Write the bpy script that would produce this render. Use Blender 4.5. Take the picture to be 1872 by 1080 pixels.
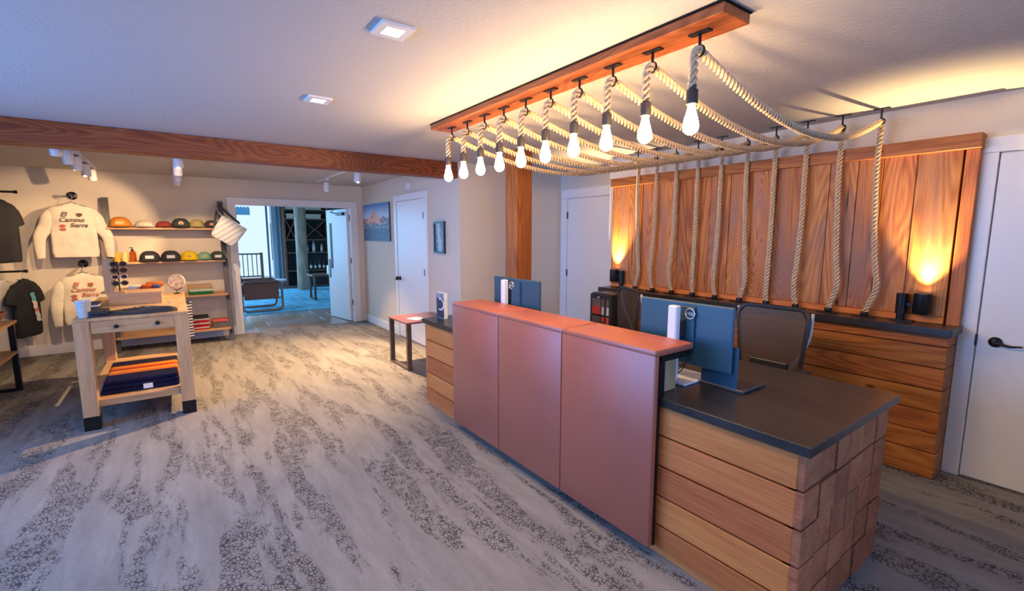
import bpy, bmesh, math, random
from mathutils import Vector, Matrix
PI=math.pi
scene=bpy.context.scene
for o in list(bpy.data.objects): bpy.data.objects.remove(o)
C=scene.collection
random.seed(7)
# ------------------------------------------------------------------ camera
cam=bpy.data.cameras.new('camera'); camo=bpy.data.objects.new('camera',cam); C.objects.link(camo)
YAW=.6258; PITCH=.1296
fw=Vector((math.sin(YAW)*math.cos(PITCH),math.cos(YAW)*math.cos(PITCH),-math.sin(PITCH)))
camo.location=(0,0,1.557); camo.rotation_euler=fw.to_track_quat('-Z','Y').to_euler()
cam.sensor_width=36; cam.lens=851.86/1872*36; cam.clip_start=.05; cam.clip_end=200
scene.camera=camo
scene.view_settings.view_transform='Standard'; scene.view_settings.look='None'
scene.view_settings.exposure=-0.4; scene.view_settings.gamma=1; scene.view_settings.use_curve_mapping=False
# ------------------------------------------------------------------ world: bright overcast daylight outside
W=bpy.data.worlds.new('world'); scene.world=W; W.use_nodes=True
W.node_tree.nodes['Background'].inputs[0].default_value=(.62,.80,1,1)
W.node_tree.nodes['Background'].inputs[1].default_value=1.6
# ------------------------------------------------------------------ lights
def area(name,loc,tgt,sx,sy,power,col,spread=PI):
    l=bpy.data.lights.new(name,'AREA'); l.shape='RECTANGLE'; l.size=sx; l.size_y=sy; l.energy=power; l.color=col; l.spread=spread
    o=bpy.data.objects.new(name,l); C.objects.link(o); o.location=loc
    o.rotation_euler=(Vector(tgt)-Vector(loc)).to_track_quat('-Z','Y').to_euler(); return o
def spot(name,loc,tgt,power,col,ang=60,blend=.5,r=.03):
    l=bpy.data.lights.new(name,'SPOT'); l.energy=power; l.color=col; l.spot_size=math.radians(ang); l.spot_blend=blend; l.shadow_soft_size=r
    o=bpy.data.objects.new(name,l); C.objects.link(o); o.location=loc
    o.rotation_euler=(Vector(tgt)-Vector(loc)).to_track_quat('-Z','Y').to_euler(); return o
DAY=(.10,.36,1.0)
area('window_daylight_left',(-2.50,2.95,1.45),(0,2.95,1.3),3.4,1.5,150,DAY,2.1)
area('window_daylight_near',(.9,-1.72,1.45),(1.1,2,1.2),2.8,1.5,40,DAY,1.9)
area('window_daylight_lounge',(0.3,15.4,1.6),(1.8,11,0),3.0,2.2,260,(.16,.52,1))
area('window_daylight_lounge_left',(-.3,11.0,1.5),(2.0,11.0,.3),2.6,2.0,110,(.16,.52,1))
WARM=(1,.66,.34)
# recessed ceiling lights (light leaves through their lenses)
for i,(x,y,p,c) in enumerate([(.80,1.945,10,(1,.76,.55)),(.80,3.17,14,(1,.76,.55)),(.80,.72,8,(1,.76,.55)),(-.9,2.6,5,(1,.76,.55))]):
    area('downlight',(x,y,2.385),(x,y,0),.08,.08,p,c,math.radians(150))
TW=(1,.64,.33)
SPOTS=[((.10,6.35,2.2),(-1.02,8.3,1.5),210,50),((-.72,6.2,2.2),(-1.3,8.3,.9),110,60),((-.72,7.0,2.2),(-1.5,7.6,1.1),80,70),
       ((.10,5.6,2.2),(-.1,8.3,1.45),230,60),((.10,6.8,2.2),(.3,8.3,.9),120,60),((.10,6.95,2.2),(-.35,5.9,.9),120,60),
       ((1.9,5.85,2.2),(1.0,5.7,0),1500,96),((1.9,7.3,2.2),(1.4,6.9,0),450,90)]
for a,b,p,an in SPOTS: spot('track_spot',a,b,p,TW,an,.45,.015)

# ------------------------------------------------------------------ materials
def newmat(name):
    m=bpy.data.materials.new(name); m.use_nodes=True; nt=m.node_tree; b=nt.nodes['Principled BSDF']; return m,nt,b
def N(nt,t,**k):
    n=nt.nodes.new(t)
    for a,v in k.items():
        if a in n.inputs: n.inputs[a].default_value=v
        else: setattr(n,a,v)
    return n
def ramp(nt,stops,interp='LINEAR'):
    r=nt.nodes.new('ShaderNodeValToRGB'); r.color_ramp.interpolation=interp
    e=r.color_ramp.elements
    while len(e)<len(stops): e.new(.5)
    for x,(p,c) in zip(e,stops):
        x.position=p; x.color=(*c,1) if len(c)==3 else c
    return r
def math_(nt,op,a=None,b=None,clamp=False):
    n=nt.nodes.new('ShaderNodeMath'); n.operation=op; n.use_clamp=clamp
    for i,v in enumerate((a,b)):
        if v is None: continue
        if isinstance(v,(int,float)): n.inputs[i].default_value=v
        else: nt.links.new(v,n.inputs[i])
    return n.outputs[0]
def plain(name,col,rough=.5,metal=0,noise=.08,nscale=30,bump=.0,spec=.5,stretch=(1,1,1)):
    m,nt,b=newmat(name); L=nt.links
    tc=N(nt,'ShaderNodeTexCoord'); mp=N(nt,'ShaderNodeMapping'); L.new(tc.outputs['Object'],mp.inputs[0]); mp.inputs['Scale'].default_value=stretch
    n=N(nt,'ShaderNodeTexNoise',Scale=nscale,Detail=4.0); L.new(mp.outputs[0],n.inputs['Vector'])
    lo=tuple(max(0,c*(1-noise)) for c in col); hi=tuple(min(1,c*(1+noise)) for c in col)
    r=ramp(nt,[(.3,lo),(.7,hi)]); L.new(n.outputs['Fac'],r.inputs[0]); L.new(r.outputs[0],b.inputs['Base Color'])
    b.inputs['Roughness'].default_value=rough; b.inputs['Metallic'].default_value=metal; b.inputs['Specular IOR Level'].default_value=spec
    if bump:
        bp=N(nt,'ShaderNodeBump',Strength=bump,Distance=.01); L.new(n.outputs['Fac'],bp.inputs['Height']); L.new(bp.outputs[0],b.inputs['Normal'])
    return m
def wood(name,dark,mid,light,axis=1,rough=.5,ring=9,stretch=.12,var=.35,knots=True,bump=.25,spec=.35,rs=.17,grey=None,kn=1.0):
    """sawn timber, grain along local axis; each object gets its own offset and tone"""
    m,nt,b=newmat(name); L=nt.links
    tc=N(nt,'ShaderNodeTexCoord'); oi=N(nt,'ShaderNodeObjectInfo')
    off=N(nt,'ShaderNodeVectorMath',operation='SCALE'); cx=N(nt,'ShaderNodeCombineXYZ')
    for i in range(3): cx.inputs[i].default_value=(7.3,13.1,5.7)[i]
    L.new(cx.outputs[0],off.inputs[0]); L.new(oi.outputs['Random'],off.inputs['Scale'])
    add=N(nt,'ShaderNodeVectorMath',operation='ADD'); L.new(tc.outputs['Object'],add.inputs[0]); L.new(off.outputs[0],add.inputs[1])
    s=[1,1,1]; s[axis]=stretch
    mp=N(nt,'ShaderNodeMapping'); mp.inputs['Scale'].default_value=s; L.new(add.outputs[0],mp.inputs[0])
    n1=N(nt,'ShaderNodeTexNoise',Scale=3.2,Detail=1.2,Distortion=.35); L.new(mp.outputs[0],n1.inputs['Vector'])
    rings=math_(nt,'MULTIPLY',n1.outputs['Fac'],ring*2.6*6.28); sn=math_(nt,'SINE',rings); sn=math_(nt,'MULTIPLY_ADD',sn,.5); sn.node.inputs[2].default_value=.5
    s2=[60,60,60]; s2[axis]=2.2
    mp2=N(nt,'ShaderNodeMapping'); mp2.inputs['Scale'].default_value=s2; L.new(add.outputs[0],mp2.inputs[0])
    n2=N(nt,'ShaderNodeTexNoise',Scale=2.0,Detail=4.0); L.new(mp2.outputs[0],n2.inputs['Vector'])
    n3=N(nt,'ShaderNodeTexNoise',Scale=3.0,Detail=3.0); L.new(mp.outputs[0],n3.inputs['Vector'])
    f=math_(nt,'MULTIPLY_ADD',sn,rs); f.node.inputs[2].default_value=(.17-rs)/2; f2=math_(nt,'MULTIPLY',n2.outputs['Fac'],.55); f3=math_(nt,'MULTIPLY',n3.outputs['Fac'],.45)
    f=math_(nt,'ADD',f,f2); f=math_(nt,'ADD',f,f3)
    r=ramp(nt,[(.36,dark),(.56,mid),(.80,light)]); L.new(f,r.inputs[0]); col=r.outputs[0]
    if grey:
        s4=[4,4,4]; s4[axis]=1.0
        mp4=N(nt,'ShaderNodeMapping'); mp4.inputs['Scale'].default_value=s4; L.new(add.outputs[0],mp4.inputs[0])
        n4=N(nt,'ShaderNodeTexNoise',Scale=1.3,Detail=3.0); L.new(mp4.outputs[0],n4.inputs['Vector']); gr=ramp(nt,[(.50,(0,0,0)),(.68,(.75,.75,.75))]); L.new(n4.outputs['Fac'],gr.inputs[0])
        gm=N(nt,'ShaderNodeMixRGB'); gm.inputs[2].default_value=(*grey,1); L.new(gr.outputs[0],gm.inputs[0]); L.new(col,gm.inputs[1]); col=gm.outputs[0]
        s5=[26,26,26]; s5[axis]=1.1
        mp5=N(nt,'ShaderNodeMapping'); mp5.inputs['Scale'].default_value=s5; L.new(add.outputs[0],mp5.inputs[0])
        n5=N(nt,'ShaderNodeTexNoise',Scale=1.0,Detail=2.0); L.new(mp5.outputs[0],n5.inputs['Vector']); cr=ramp(nt,[(.70,(0,0,0)),(.74,(.9,.9,.9))]); L.new(n5.outputs['Fac'],cr.inputs[0])
        cm=N(nt,'ShaderNodeMixRGB'); cm.inputs[2].default_value=(.05,.018,.008,1); L.new(cr.outputs[0],cm.inputs[0]); L.new(col,cm.inputs[1]); col=cm.outputs[0]
    if knots:
        s3=[5*kn,5*kn,5*kn]; s3[axis]=2.2*kn
        mp3=N(nt,'ShaderNodeMapping'); mp3.inputs['Scale'].default_value=s3; L.new(add.outputs[0],mp3.inputs[0])
        v=N(nt,'ShaderNodeTexVoronoi',Scale=.8); L.new(mp3.outputs[0],v.inputs['Vector'])
        kr=ramp(nt,[(.03,(1,1,1)),(.075,(0,0,0))]); L.new(v.outputs['Distance'],kr.inputs[0])
        mx=N(nt,'ShaderNodeMixRGB'); mx.inputs[2].default_value=(dark[0]*.3,dark[1]*.3,dark[2]*.3,1); L.new(kr.outputs[0],mx.inputs[0]); L.new(col,mx.inputs[1]); col=mx.outputs[0]
    hs=N(nt,'ShaderNodeHueSaturation'); L.new(col,hs.inputs['Color'])
    val=math_(nt,'MULTIPLY_ADD',oi.outputs['Random'],var); val.node.inputs[2].default_value=1-var/2; L.new(val,hs.inputs['Value']); rr_=math_(nt,'MULTIPLY',oi.outputs['Random'],7.13); rr_=math_(nt,'FRACT',rr_); hv=math_(nt,'MULTIPLY_ADD',rr_,.009); hv.node.inputs[2].default_value=.495; L.new(hv,hs.inputs['Hue'])
    L.new(hs.outputs[0],b.inputs['Base Color'])
    b.inputs['Roughness'].default_value=rough; b.inputs['Specular IOR Level'].default_value=spec
    bp=N(nt,'ShaderNodeBump',Strength=bump,Distance=.004); L.new(f,bp.inputs['Height']); L.new(bp.outputs[0],b.inputs['Normal'])
    return m
def attrmat(name,rough=.6):
    m,nt,b=newmat(name); a=N(nt,'ShaderNodeVertexColor'); a.layer_name='print'
    nt.links.new(a.outputs[0],b.inputs['Base Color']); b.inputs['Roughness'].default_value=rough; return m
def emit(name,col,strength,base=(.9,.9,.9)):
    m,nt,b=newmat(name); b.inputs['Base Color'].default_value=(*base,1); b.inputs['Emission Color'].default_value=(*col,1); b.inputs['Emission Strength'].default_value=strength; return m
FIR=((.19,.052,.012),(.35,.112,.023),(.48,.18,.04))
M={}
for ax,k in enumerate('xyz'):
    M['fir_'+k]=wood('reclaimed_fir_'+k,*FIR,axis=ax)
    M['panel_'+k]=wood('panel_fir_'+k,(.23,.065,.014),(.46,.16,.036),(.64,.27,.07),axis=ax,ring=12,stretch=.16,rough=.55,var=.42,grey=(.30,.155,.11),kn=1.25,rs=.20)
    M['beam_'+k]=wood('beam_fir_'+k,(.19,.045,.011),(.36,.095,.022),(.50,.17,.05),axis=ax,ring=14,stretch=.2,knots=False,var=.1,rough=.45)
    M['desk_'+k]=wood('desk_plank_'+k,(.38,.100,.026),(.57,.170,.046),(.70,.245,.07),axis=ax,ring=3,stretch=.05,knots=False,var=.36,rough=.6,bump=.5,rs=.06,spec=.18)
    M['oak_'+k]=wood('pale_oak_'+k,(.34,.18,.08),(.50,.29,.14),(.62,.40,.21),axis=ax,ring=4,stretch=.08,knots=False,var=.1,rs=.08)
M['beam_x']=wood('dark_beam_fir',(.11,.026,.007),(.23,.055,.014),(.36,.11,.03),axis=0,ring=14,stretch=.2,knots=False,var=.1,rough=.5)
M['endgrain']=wood('end_grain',(.20,.060,.025),(.38,.115,.045),(.54,.19,.08),axis=1,ring=3,stretch=.9,rs=.10,knots=False,var=.4,rough=.7,bump=.6)
M['wall']=plain('wall_paint',(.70,.62,.51),.8,noise=.02,nscale=60,bump=.05)
M['ceil']=plain('ceiling_paint',(.52,.50,.49),.9,noise=.03,nscale=55,bump=.35)
M['white']=plain('white_trim_paint',(.78,.77,.76),.45,noise=.01)
M['black']=plain('black_metal',(.018,.018,.020),.35,metal=.6,noise=.2)
M['blackplastic']=plain('black_plastic',(.02,.02,.022),.4,noise=.1)
M['steel']=plain('dark_grey_steel',(.09,.085,.085),.45,metal=.4,noise=.2)
M['bronze']=plain('bronze_steel',(.16,.11,.09),.45,metal=.6,noise=.25,nscale=12)
M['rope']=plain('hemp_rope',(.72,.52,.31),.85,noise=.22,nscale=180,bump=.5)
M['socket']=plain('dark_bronze_socket',(.07,.062,.06),.4,metal=.5)
M['bulb']=emit('lit_filament_bulb',(1,.64,.30),230)
M['lens']=emit('downlight_lens',(1,.93,.82),16)
M['tracklens']=emit('track_lens',(1,.85,.62),14)
M['whiteplastic']=plain('white_plastic',(.75,.75,.75),.35,noise=.02)
M['silver']=plain('brushed_silver',(.62,.62,.64),.3,metal=.7,noise=.04)
M['alu']=plain('silver_painted_stand',(.62,.63,.65),.5,noise=.02)
M['tile']=None
# countertop soapstone
def stone():
    m,nt,b=newmat('dark_soapstone'); L=nt.links
    tc=N(nt,'ShaderNodeTexCoord'); mp=N(nt,'ShaderNodeMapping'); mp.inputs['Scale'].default_value=(3,1,1); L.new(tc.outputs['Object'],mp.inputs[0])
    n=N(nt,'ShaderNodeTexNoise',Scale=5.0,Detail=10.0,Roughness=.7); L.new(mp.outputs[0],n.inputs['Vector'])
    r=ramp(nt,[(.3,(.016,.015,.015)),(.6,(.028,.025,.025)),(.85,(.055,.047,.044))]); L.new(n.outputs['Fac'],r.inputs[0]); L.new(r.outputs[0],b.inputs['Base Color'])
    rr=ramp(nt,[(.3,(.27,.27,.27)),(.8,(.40,.40,.40))]); L.new(n.outputs['Fac'],rr.inputs[0]); L.new(rr.outputs[0],b.inputs['Roughness'])
    bp=N(nt,'ShaderNodeBump',Strength=.12,Distance=.003); L.new(n.outputs['Fac'],bp.inputs['Height']); L.new(bp.outputs[0],b.inputs['Normal'])
    return m
M['stone']=stone()
def leather():
    m,nt,b=newmat('saddle_leather'); L=nt.links
    tc=N(nt,'ShaderNodeTexCoord'); n=N(nt,'ShaderNodeTexVoronoi',Scale=260.0); L.new(tc.outputs['Object'],n.inputs['Vector'])
    n2=N(nt,'ShaderNodeTexNoise',Scale=2.5,Detail=5.0); L.new(tc.outputs['Object'],n2.inputs['Vector'])
    r=ramp(nt,[(.3,(.34,.086,.048)),(.75,(.42,.112,.062))]); L.new(n2.outputs['Fac'],r.inputs[0]); L.new(r.outputs[0],b.inputs['Base Color'])
    b.inputs['Roughness'].default_value=.42; b.inputs['Specular IOR Level'].default_value=.9
    bp=N(nt,'ShaderNodeBump',Strength=.12,Distance=.002); L.new(n.outputs['Distance'],bp.inputs['Height']); L.new(bp.outputs[0],b.inputs['Normal'])
    return m
M['leather']=leather()
def carpet():
    m,nt,b=newmat('crackle_carpet'); L=nt.links
    tc=N(nt,'ShaderNodeTexCoord')
    # irregular crackle cells
    nd=N(nt,'ShaderNodeTexNoise',Scale=30.0,Detail=2.0); L.new(tc.outputs['Object'],nd.inputs['Vector'])
    mixv=N(nt,'ShaderNodeVectorMath',operation='SCALE'); L.new(nd.outputs['Color'],mixv.inputs[0]); mixv.inputs['Scale'].default_value=.012
    addv=N(nt,'ShaderNodeVectorMath',operation='ADD'); L.new(tc.outputs['Object'],addv.inputs[0]); L.new(mixv.outputs[0],addv.inputs[1])
    mpv=N(nt,'ShaderNodeMapping'); mpv.inputs['Scale'].default_value=(1,.8,1); L.new(addv.outputs[0],mpv.inputs[0])
    v=N(nt,'ShaderNodeTexVoronoi',Scale=58.0,feature='DISTANCE_TO_EDGE'); L.new(mpv.outputs[0],v.inputs['Vector'])
    crack=ramp(nt,[(.055,(1,1,1)),(.15,(0,0,0))]); L.new(v.outputs['Distance'],crack.inputs[0])
    # streaky mask running along the room
    mp=N(nt,'ShaderNodeMapping'); mp.inputs['Scale'].default_value=(3.5,.60,1); L.new(tc.outputs['Object'],mp.inputs[0])
    s=N(nt,'ShaderNodeTexNoise',Scale=1.6,Detail=7.0,Roughness=.62,Distortion=.3); L.new(mp.outputs[0],s.inputs['Vector'])
    mask=ramp(nt,[(.495,(0,0,0)),(.545,(1,1,1))]); L.new(s.outputs['Fac'],mask.inputs[0])
    pat=N(nt,'ShaderNodeTexNoise',Scale=22.0,Detail=3.0); L.new(tc.outputs['Object'],pat.inputs['Vector'])
    pm=ramp(nt,[(.36,(.1,.1,.1)),(.50,(1,1,1))]); L.new(pat.outputs['Fac'],pm.inputs[0])
    k=math_(nt,'MULTIPLY',crack.outputs[0],mask.outputs[0]); k=math_(nt,'MULTIPLY',k,pm.outputs[0])
    # soft tone bands
    mp2=N(nt,'ShaderNodeMapping'); mp2.inputs['Scale'].default_value=(5,1.1,1); L.new(tc.outputs['Object'],mp2.inputs[0])
    t=N(nt,'ShaderNodeTexNoise',Scale=1.7,Detail=9.0,Roughness=.72); L.new(mp2.outputs[0],t.inputs['Vector'])
    base=ramp(nt,[(.3,(.205,.19,.182)),(.55,(.265,.25,.238)),(.75,(.315,.30,.285))]); L.new(t.outputs['Fac'],base.inputs[0])
    fine=N(nt,'ShaderNodeTexNoise',Scale=420.0,Detail=2.0); L.new(tc.outputs['Object'],fine.inputs['Vector'])
    fr=ramp(nt,[(.3,(.72,.72,.72)),(.7,(1.12,1.12,1.12))]); L.new(fine.outputs['Fac'],fr.inputs[0])
    mul=N(nt,'ShaderNodeMixRGB',blend_type='MULTIPLY'); mul.inputs[0].default_value=1; L.new(base.outputs[0],mul.inputs[1]); L.new(fr.outputs[0],mul.inputs[2])
    mx=N(nt,'ShaderNodeMixRGB'); k=math_(nt,'MULTIPLY',k,.85); L.new(k,mx.inputs[0]); L.new(mul.outputs[0],mx.inputs[1]); mx.inputs[2].default_value=(.035,.03,.03,1)
    L.new(mx.outputs[0],b.inputs['Base Color']); b.inputs['Roughness'].default_value=.95; b.inputs['Specular IOR Level'].default_value=.1
    inv=math_(nt,'SUBTRACT',1.0,k); h=math_(nt,'MULTIPLY_ADD',fine.outputs['Fac'],.25); L.new(inv,h.node.inputs[2])
    bp=N(nt,'ShaderNodeBump',Strength=.5,Distance=.005); L.new(h,bp.inputs['Height']); L.new(bp.outputs[0],b.inputs['Normal'])
    return m
M['carpet']=carpet()
def fabric(name,col,noise=.12,rough=.9,nscale=8): 
    m=plain(name,col,rough,noise=noise,nscale=nscale,bump=.25,spec=.1); return m
def mesh_fabric():
    m,nt,b=newmat('chair_mesh_weave'); L=nt.links
    b.inputs['Base Color'].default_value=(.055,.040,.034,1); b.inputs['Roughness'].default_value=.6
    tc=N(nt,'ShaderNodeTexCoord'); ck=N(nt,'ShaderNodeTexWave',Scale=160.0); L.new(tc.outputs['Object'],ck.inputs['Vector'])
    r=ramp(nt,[(.2,(.80,.80,.80)),(.8,(.92,.92,.92))]); L.new(ck.outputs['Fac'],r.inputs[0]); L.new(r.outputs[0],b.inputs['Alpha'])
    return m
M['mesh']=mesh_fabric()
def glass(name,col=(.9,.95,1),rough=.02):
    m,nt,b=newmat(name); b.inputs['Base Color'].default_value=(*col,1); b.inputs['Roughness'].default_value=rough; b.inputs['Transmission Weight'].default_value=1; b.inputs['IOR'].default_value=1.2; return m
M['glass']=glass('clear_glass')
M['amber']=glass('amber_glass',(.55,.14,.02),.05)
M['attr']=attrmat('printed_surface')

# ------------------------------------------------------------------ mesh helpers
def bx(bm,x0,x1,y0,y1,z0,z1,bev=0):
    if x0>x1:x0,x1=x1,x0
    if y0>y1:y0,y1=y1,y0
    if z0>z1:z0,z1=z1,z0
    vs=[bm.verts.new(p) for p in [(x0,y0,z0),(x1,y0,z0),(x1,y1,z0),(x0,y1,z0),(x0,y0,z1),(x1,y0,z1),(x1,y1,z1),(x0,y1,z1)]]
    fs=[bm.faces.new([vs[i] for i in q]) for q in [(0,3,2,1),(4,5,6,7),(0,1,5,4),(1,2,6,5),(2,3,7,6),(3,0,4,7)]]
    if bev:
        es=set(e for f in fs for e in f.edges)
        bmesh.ops.bevel(bm,geom=list(es),offset=bev,segments=2 if bev>.008 else 1,profile=.5,affect='EDGES')
    return vs
def frames(path):
    n=len(path); T=[(path[min(i+1,n-1)]-path[max(i-1,0)]).normalized() for i in range(n)]
    u=T[0].orthogonal().normalized(); out=[]
    for t in T:
        u=(u-t*u.dot(t)).normalized(); out.append((t,u,t.cross(u)))
    return out
def tube(bm,path,r,seg=8,cap=True,rx=None):
    path=[Vector(p) for p in path]; F=frames(path); rings=[]
    for i,(p,(t,u,v)) in enumerate(zip(path,F)):
        rr=r[i] if isinstance(r,(list,tuple)) else r
        rings.append([bm.verts.new(p+(u*math.cos(a)+v*math.sin(a))*rr) for a in [2*PI*k/seg for k in range(seg)]])
    for a,b in zip(rings,rings[1:]):
        for k in range(seg): bm.faces.new((a[k],a[(k+1)%seg],b[(k+1)%seg],b[k]))
    if cap: bm.faces.new(rings[0][::-1]); bm.faces.new(rings[-1])
def lathe(bm,prof,c=(0,0,0),seg=16,axis='z'):
    rings=[]; c=Vector(c)
    for r,z in prof:
        ring=[]
        for k in range(seg):
            a=2*PI*k/seg; p=Vector((r*math.cos(a),r*math.sin(a),z))
            if axis=='x': p=Vector((p.z,p.x,p.y))
            if axis=='y': p=Vector((p.x,p.z,p.y))
            ring.append(bm.verts.new(c+p))
        rings.append(ring)
    for a,b in zip(rings,rings[1:]):
        for k in range(seg): bm.faces.new((a[k],a[(k+1)%seg],b[(k+1)%seg],b[k]))
    bm.faces.new(rings[0][::-1]); bm.faces.new(rings[-1])
def cyl(bm,c,r,h,seg=16,axis='z'): lathe(bm,[(r,0),(r,h)],c,seg,axis)
def prism(bm,pts,y0,y1):
    """polygon in x,z extruded along y"""
    a=[bm.verts.new((x,y0,z)) for x,z in pts]; b=[bm.verts.new((x,y1,z)) for x,z in pts]
    n=len(pts); bm.faces.new(a); bm.faces.new(b[::-1])
    for i in range(n): bm.faces.new((a[i],b[i],b[(i+1)%n],a[(i+1)%n]))
def loft(bm,secs,cap=True):
    rings=[[bm.verts.new(p) for p in s] for s in secs]; n=len(rings[0])
    for a,b in zip(rings,rings[1:]):
        for k in range(n): bm.faces.new((a[k],a[(k+1)%n],b[(k+1)%n],b[k]))
    if cap: bm.faces.new(rings[0][::-1]); bm.faces.new(rings[-1])
WL={}
def thing(name,label,cat,loc=(0,0,0),rz=0,group=None,kind=None):
    o=bpy.data.objects.new(name,None); C.objects.link(o); o.location=loc; o.rotation_euler=(0,0,rz); o.empty_display_size=.1
    if label: o['label']=label
    if cat: o['category']=cat
    if group: o['group']=group
    if kind: o['kind']=kind
    WL[o]=Vector(loc); return o
def wpos(o):
    p=Vector((0,0,0))
    while o is not None: p+=o.location; o=o.parent
    return p
def obj(name,bm,mat,parent=None,smooth=False,local=False,mats=None,label=None):
    """one mesh object; verts are in world space (or the parent's space when local)"""
    bmesh.ops.recalc_face_normals(bm,faces=bm.faces)
    me=bpy.data.meshes.new(name)
    if not local and bm.verts:
        xs=[v.co.x for v in bm.verts]; ys=[v.co.y for v in bm.verts]; zs=[v.co.z for v in bm.verts]
        c=Vector(((min(xs)+max(xs))/2,(min(ys)+max(ys))/2,min(zs)))
        bmesh.ops.translate(bm,vec=-c,verts=bm.verts)
    else: c=Vector((0,0,0))
    if smooth:
        for f in bm.faces: f.smooth=True
    bm.to_mesh(me); bm.free()
    for mm in (mats or [mat]): me.materials.append(mm)
    o=bpy.data.objects.new(name,me); C.objects.link(o)
    if parent is not None:
        o.parent=parent; o.location=c-(Vector((0,0,0)) if local else wpos(parent))
    else: o.location=c
    if smooth:
        try: me.set_sharp_from_angle(angle=math.radians(40))
        except Exception: pass
    if label: o['label']=label
    return o
def tag(o,label,cat,group=None,kind=None):
    if label: o['label']=label
    if cat: o['category']=cat
    if group: o['group']=group
    if kind: o['kind']=kind
    return o
def B(*a,**k):
    bm=bmesh.new(); bx(bm,*a,**k); return bm
def struct(name,bm,m,parent=None,**k):
    o=obj(name,bm,m,parent,**k)
    if parent is None: o['kind']='structure'
    return o
def dup(root,loc=None,rz=None,label=None):
    r=root.copy(); C.objects.link(r)
    if loc is not None: r.location=loc
    if rz is not None: r.rotation_euler=(0,0,rz)
    if label: r['label']=label
    for ch in root.children:
        c=ch.copy(); C.objects.link(c); c.parent=r
        for g in ch.children:
            d=g.copy(); C.objects.link(d); d.parent=c
    return r
def text(name,s,mat,parent,loc,rot,size,shear=0,ext=.0008,align='CENTER',bold=0,sx=1):
    cu=bpy.data.curves.new(name,'FONT'); cu.body=s; cu.size=size; cu.extrude=ext; cu.shear=shear; cu.align_x=align; cu.align_y='CENTER'; cu.offset=bold
    t=bpy.data.objects.new(name+'_tmp',cu); C.objects.link(t)
    dg=bpy.context.evaluated_depsgraph_get(); me=bpy.data.meshes.new_from_object(t.evaluated_get(dg)); C.objects.unlink(t); bpy.data.objects.remove(t)
    me.materials.clear(); me.materials.append(mat)
    o=bpy.data.objects.new(name,me); C.objects.link(o); o.parent=parent
    o.location=loc; o.rotation_euler=rot; o.scale=(sx,1,1); return o
def printed(name,fn,w,h,nx,ny,parent,loc,rz=0,t=.002,mat=None):
    """flat printed sheet in the x,z plane facing -y; colour of each cell from fn(u,v)"""
    bm=bmesh.new(); cl=bm.loops.layers.float_color.new('print')
    g=[[bm.verts.new((-w/2+w*i/nx,0,h*j/ny)) for i in range(nx+1)] for j in range(ny+1)]
    for j in range(ny):
        for i in range(nx):
            c=fn((i+.5)/nx,(j+.5)/ny)
            if c is None: continue
            f=bm.faces.new((g[j][i],g[j][i+1],g[j+1][i+1],g[j+1][i]))
            for l in f.loops: l[cl]=(*c,1)
    bmesh.ops.delete(bm,geom=[v for v in bm.verts if not v.link_faces],context='VERTS')
    me=bpy.data.meshes.new(name); bm.to_mesh(me); bm.free(); me.materials.append(mat or M['attr'])
    o=bpy.data.objects.new(name,me); C.objects.link(o); o.parent=parent; o.location=loc; o.rotation_euler=(0,0,rz); return o

ORD=['first','second','third','fourth','fifth','sixth','seventh','eighth','ninth','tenth']
H=2.396; XR=2.771; YB=4.893; XD=4.364; XW=4.057; YF=8.38; YS=3.72
# ================================================================== SETTING
struct('floor',B(-2.6,XD+.2,-1.8,YF,-.06,0),M['carpet'])
struct('ceiling',B(-2.7,XD+.3,-1.9,YF+.12,H,H+.1),M['ceil'])
struct('wall_step',B(XW,XD+.12,-1.8,YS,0,H),M['wall'])                   # wall behind the panelling
struct('wall_right',B(XD,XD+.12,YS,YB,0,H),M['wall'])
struct('wall_alcove',B(XR,XD+.12,YB,YB+.12,0,H),M['wall'])
struct('wall_side',B(XR,XR+.12,YB+.12,YF+.12,0,H),M['wall'])
bm=bmesh.new(); bx(bm,-2.6,.80,YF,YF+.12,0,H); bx(bm,2.566,XR,YF,YF+.12,0,H); bx(bm,.80,2.566,YF,YF+.12,2.035,H); struct('wall_far',bm,M['wall'])
# left wall and near wall, each with a window opening for the daylight
bm=bmesh.new(); bx(bm,-2.72,-2.6,-1.8,1.2,0,H); bx(bm,-2.72,-2.6,4.7,YF+.12,0,H); bx(bm,-2.72,-2.6,1.2,4.7,0,.65); bx(bm,-2.72,-2.6,1.2,4.7,2.25,H); struct('wall_left',bm,M['wall'])
bm=bmesh.new(); bx(bm,-2.72,-.55,-1.92,-1.8,0,H); bx(bm,2.35,XD+.12,-1.92,-1.8,0,H); bx(bm,-.55,2.35,-1.92,-1.8,0,.65); bx(bm,-.55,2.35,-1.92,-1.8,2.25,H); struct('wall_near',bm,M['wall'])
def window(name,pts,axis):
    t=thing(name,None,None,pts[0],kind='structure')
    a0,a1,z0,z1,p=pts[1:]
    bm=bmesh.new()
    def b2(a,b,c,d,dp=.05):
        if axis=='x': bx(bm,p-.02,p-.02+dp,a,b,c,d)
        else: bx(bm,a,b,p-.02,p-.02+dp,c,d)
    b2(a0,a1,z0,z0+.06); b2(a0,a1,z1-.06,z1); b2(a0,a0+.06,z0+.06,z1-.06); b2(a1-.06,a1,z0+.06,z1-.06); m=(a0+a1)/2; b2(m-.03,m+.03,z0+.06,z1-.06)
    obj('window_frame',bm,M['white'],t)
    for q0,q1 in ((a0+.06,m-.03),(m+.03,a1-.06)):
        obj('pane',B(p,p+.005,q0,q1,z0+.06,z1-.06) if axis=='x' else B(q0,q1,p,p+.005,z0+.06,z1-.06),M['glass'],t)
window('window_1',((-2.66,2.95,.65),1.2,4.7,.65,2.25,-2.66),'x')
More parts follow.
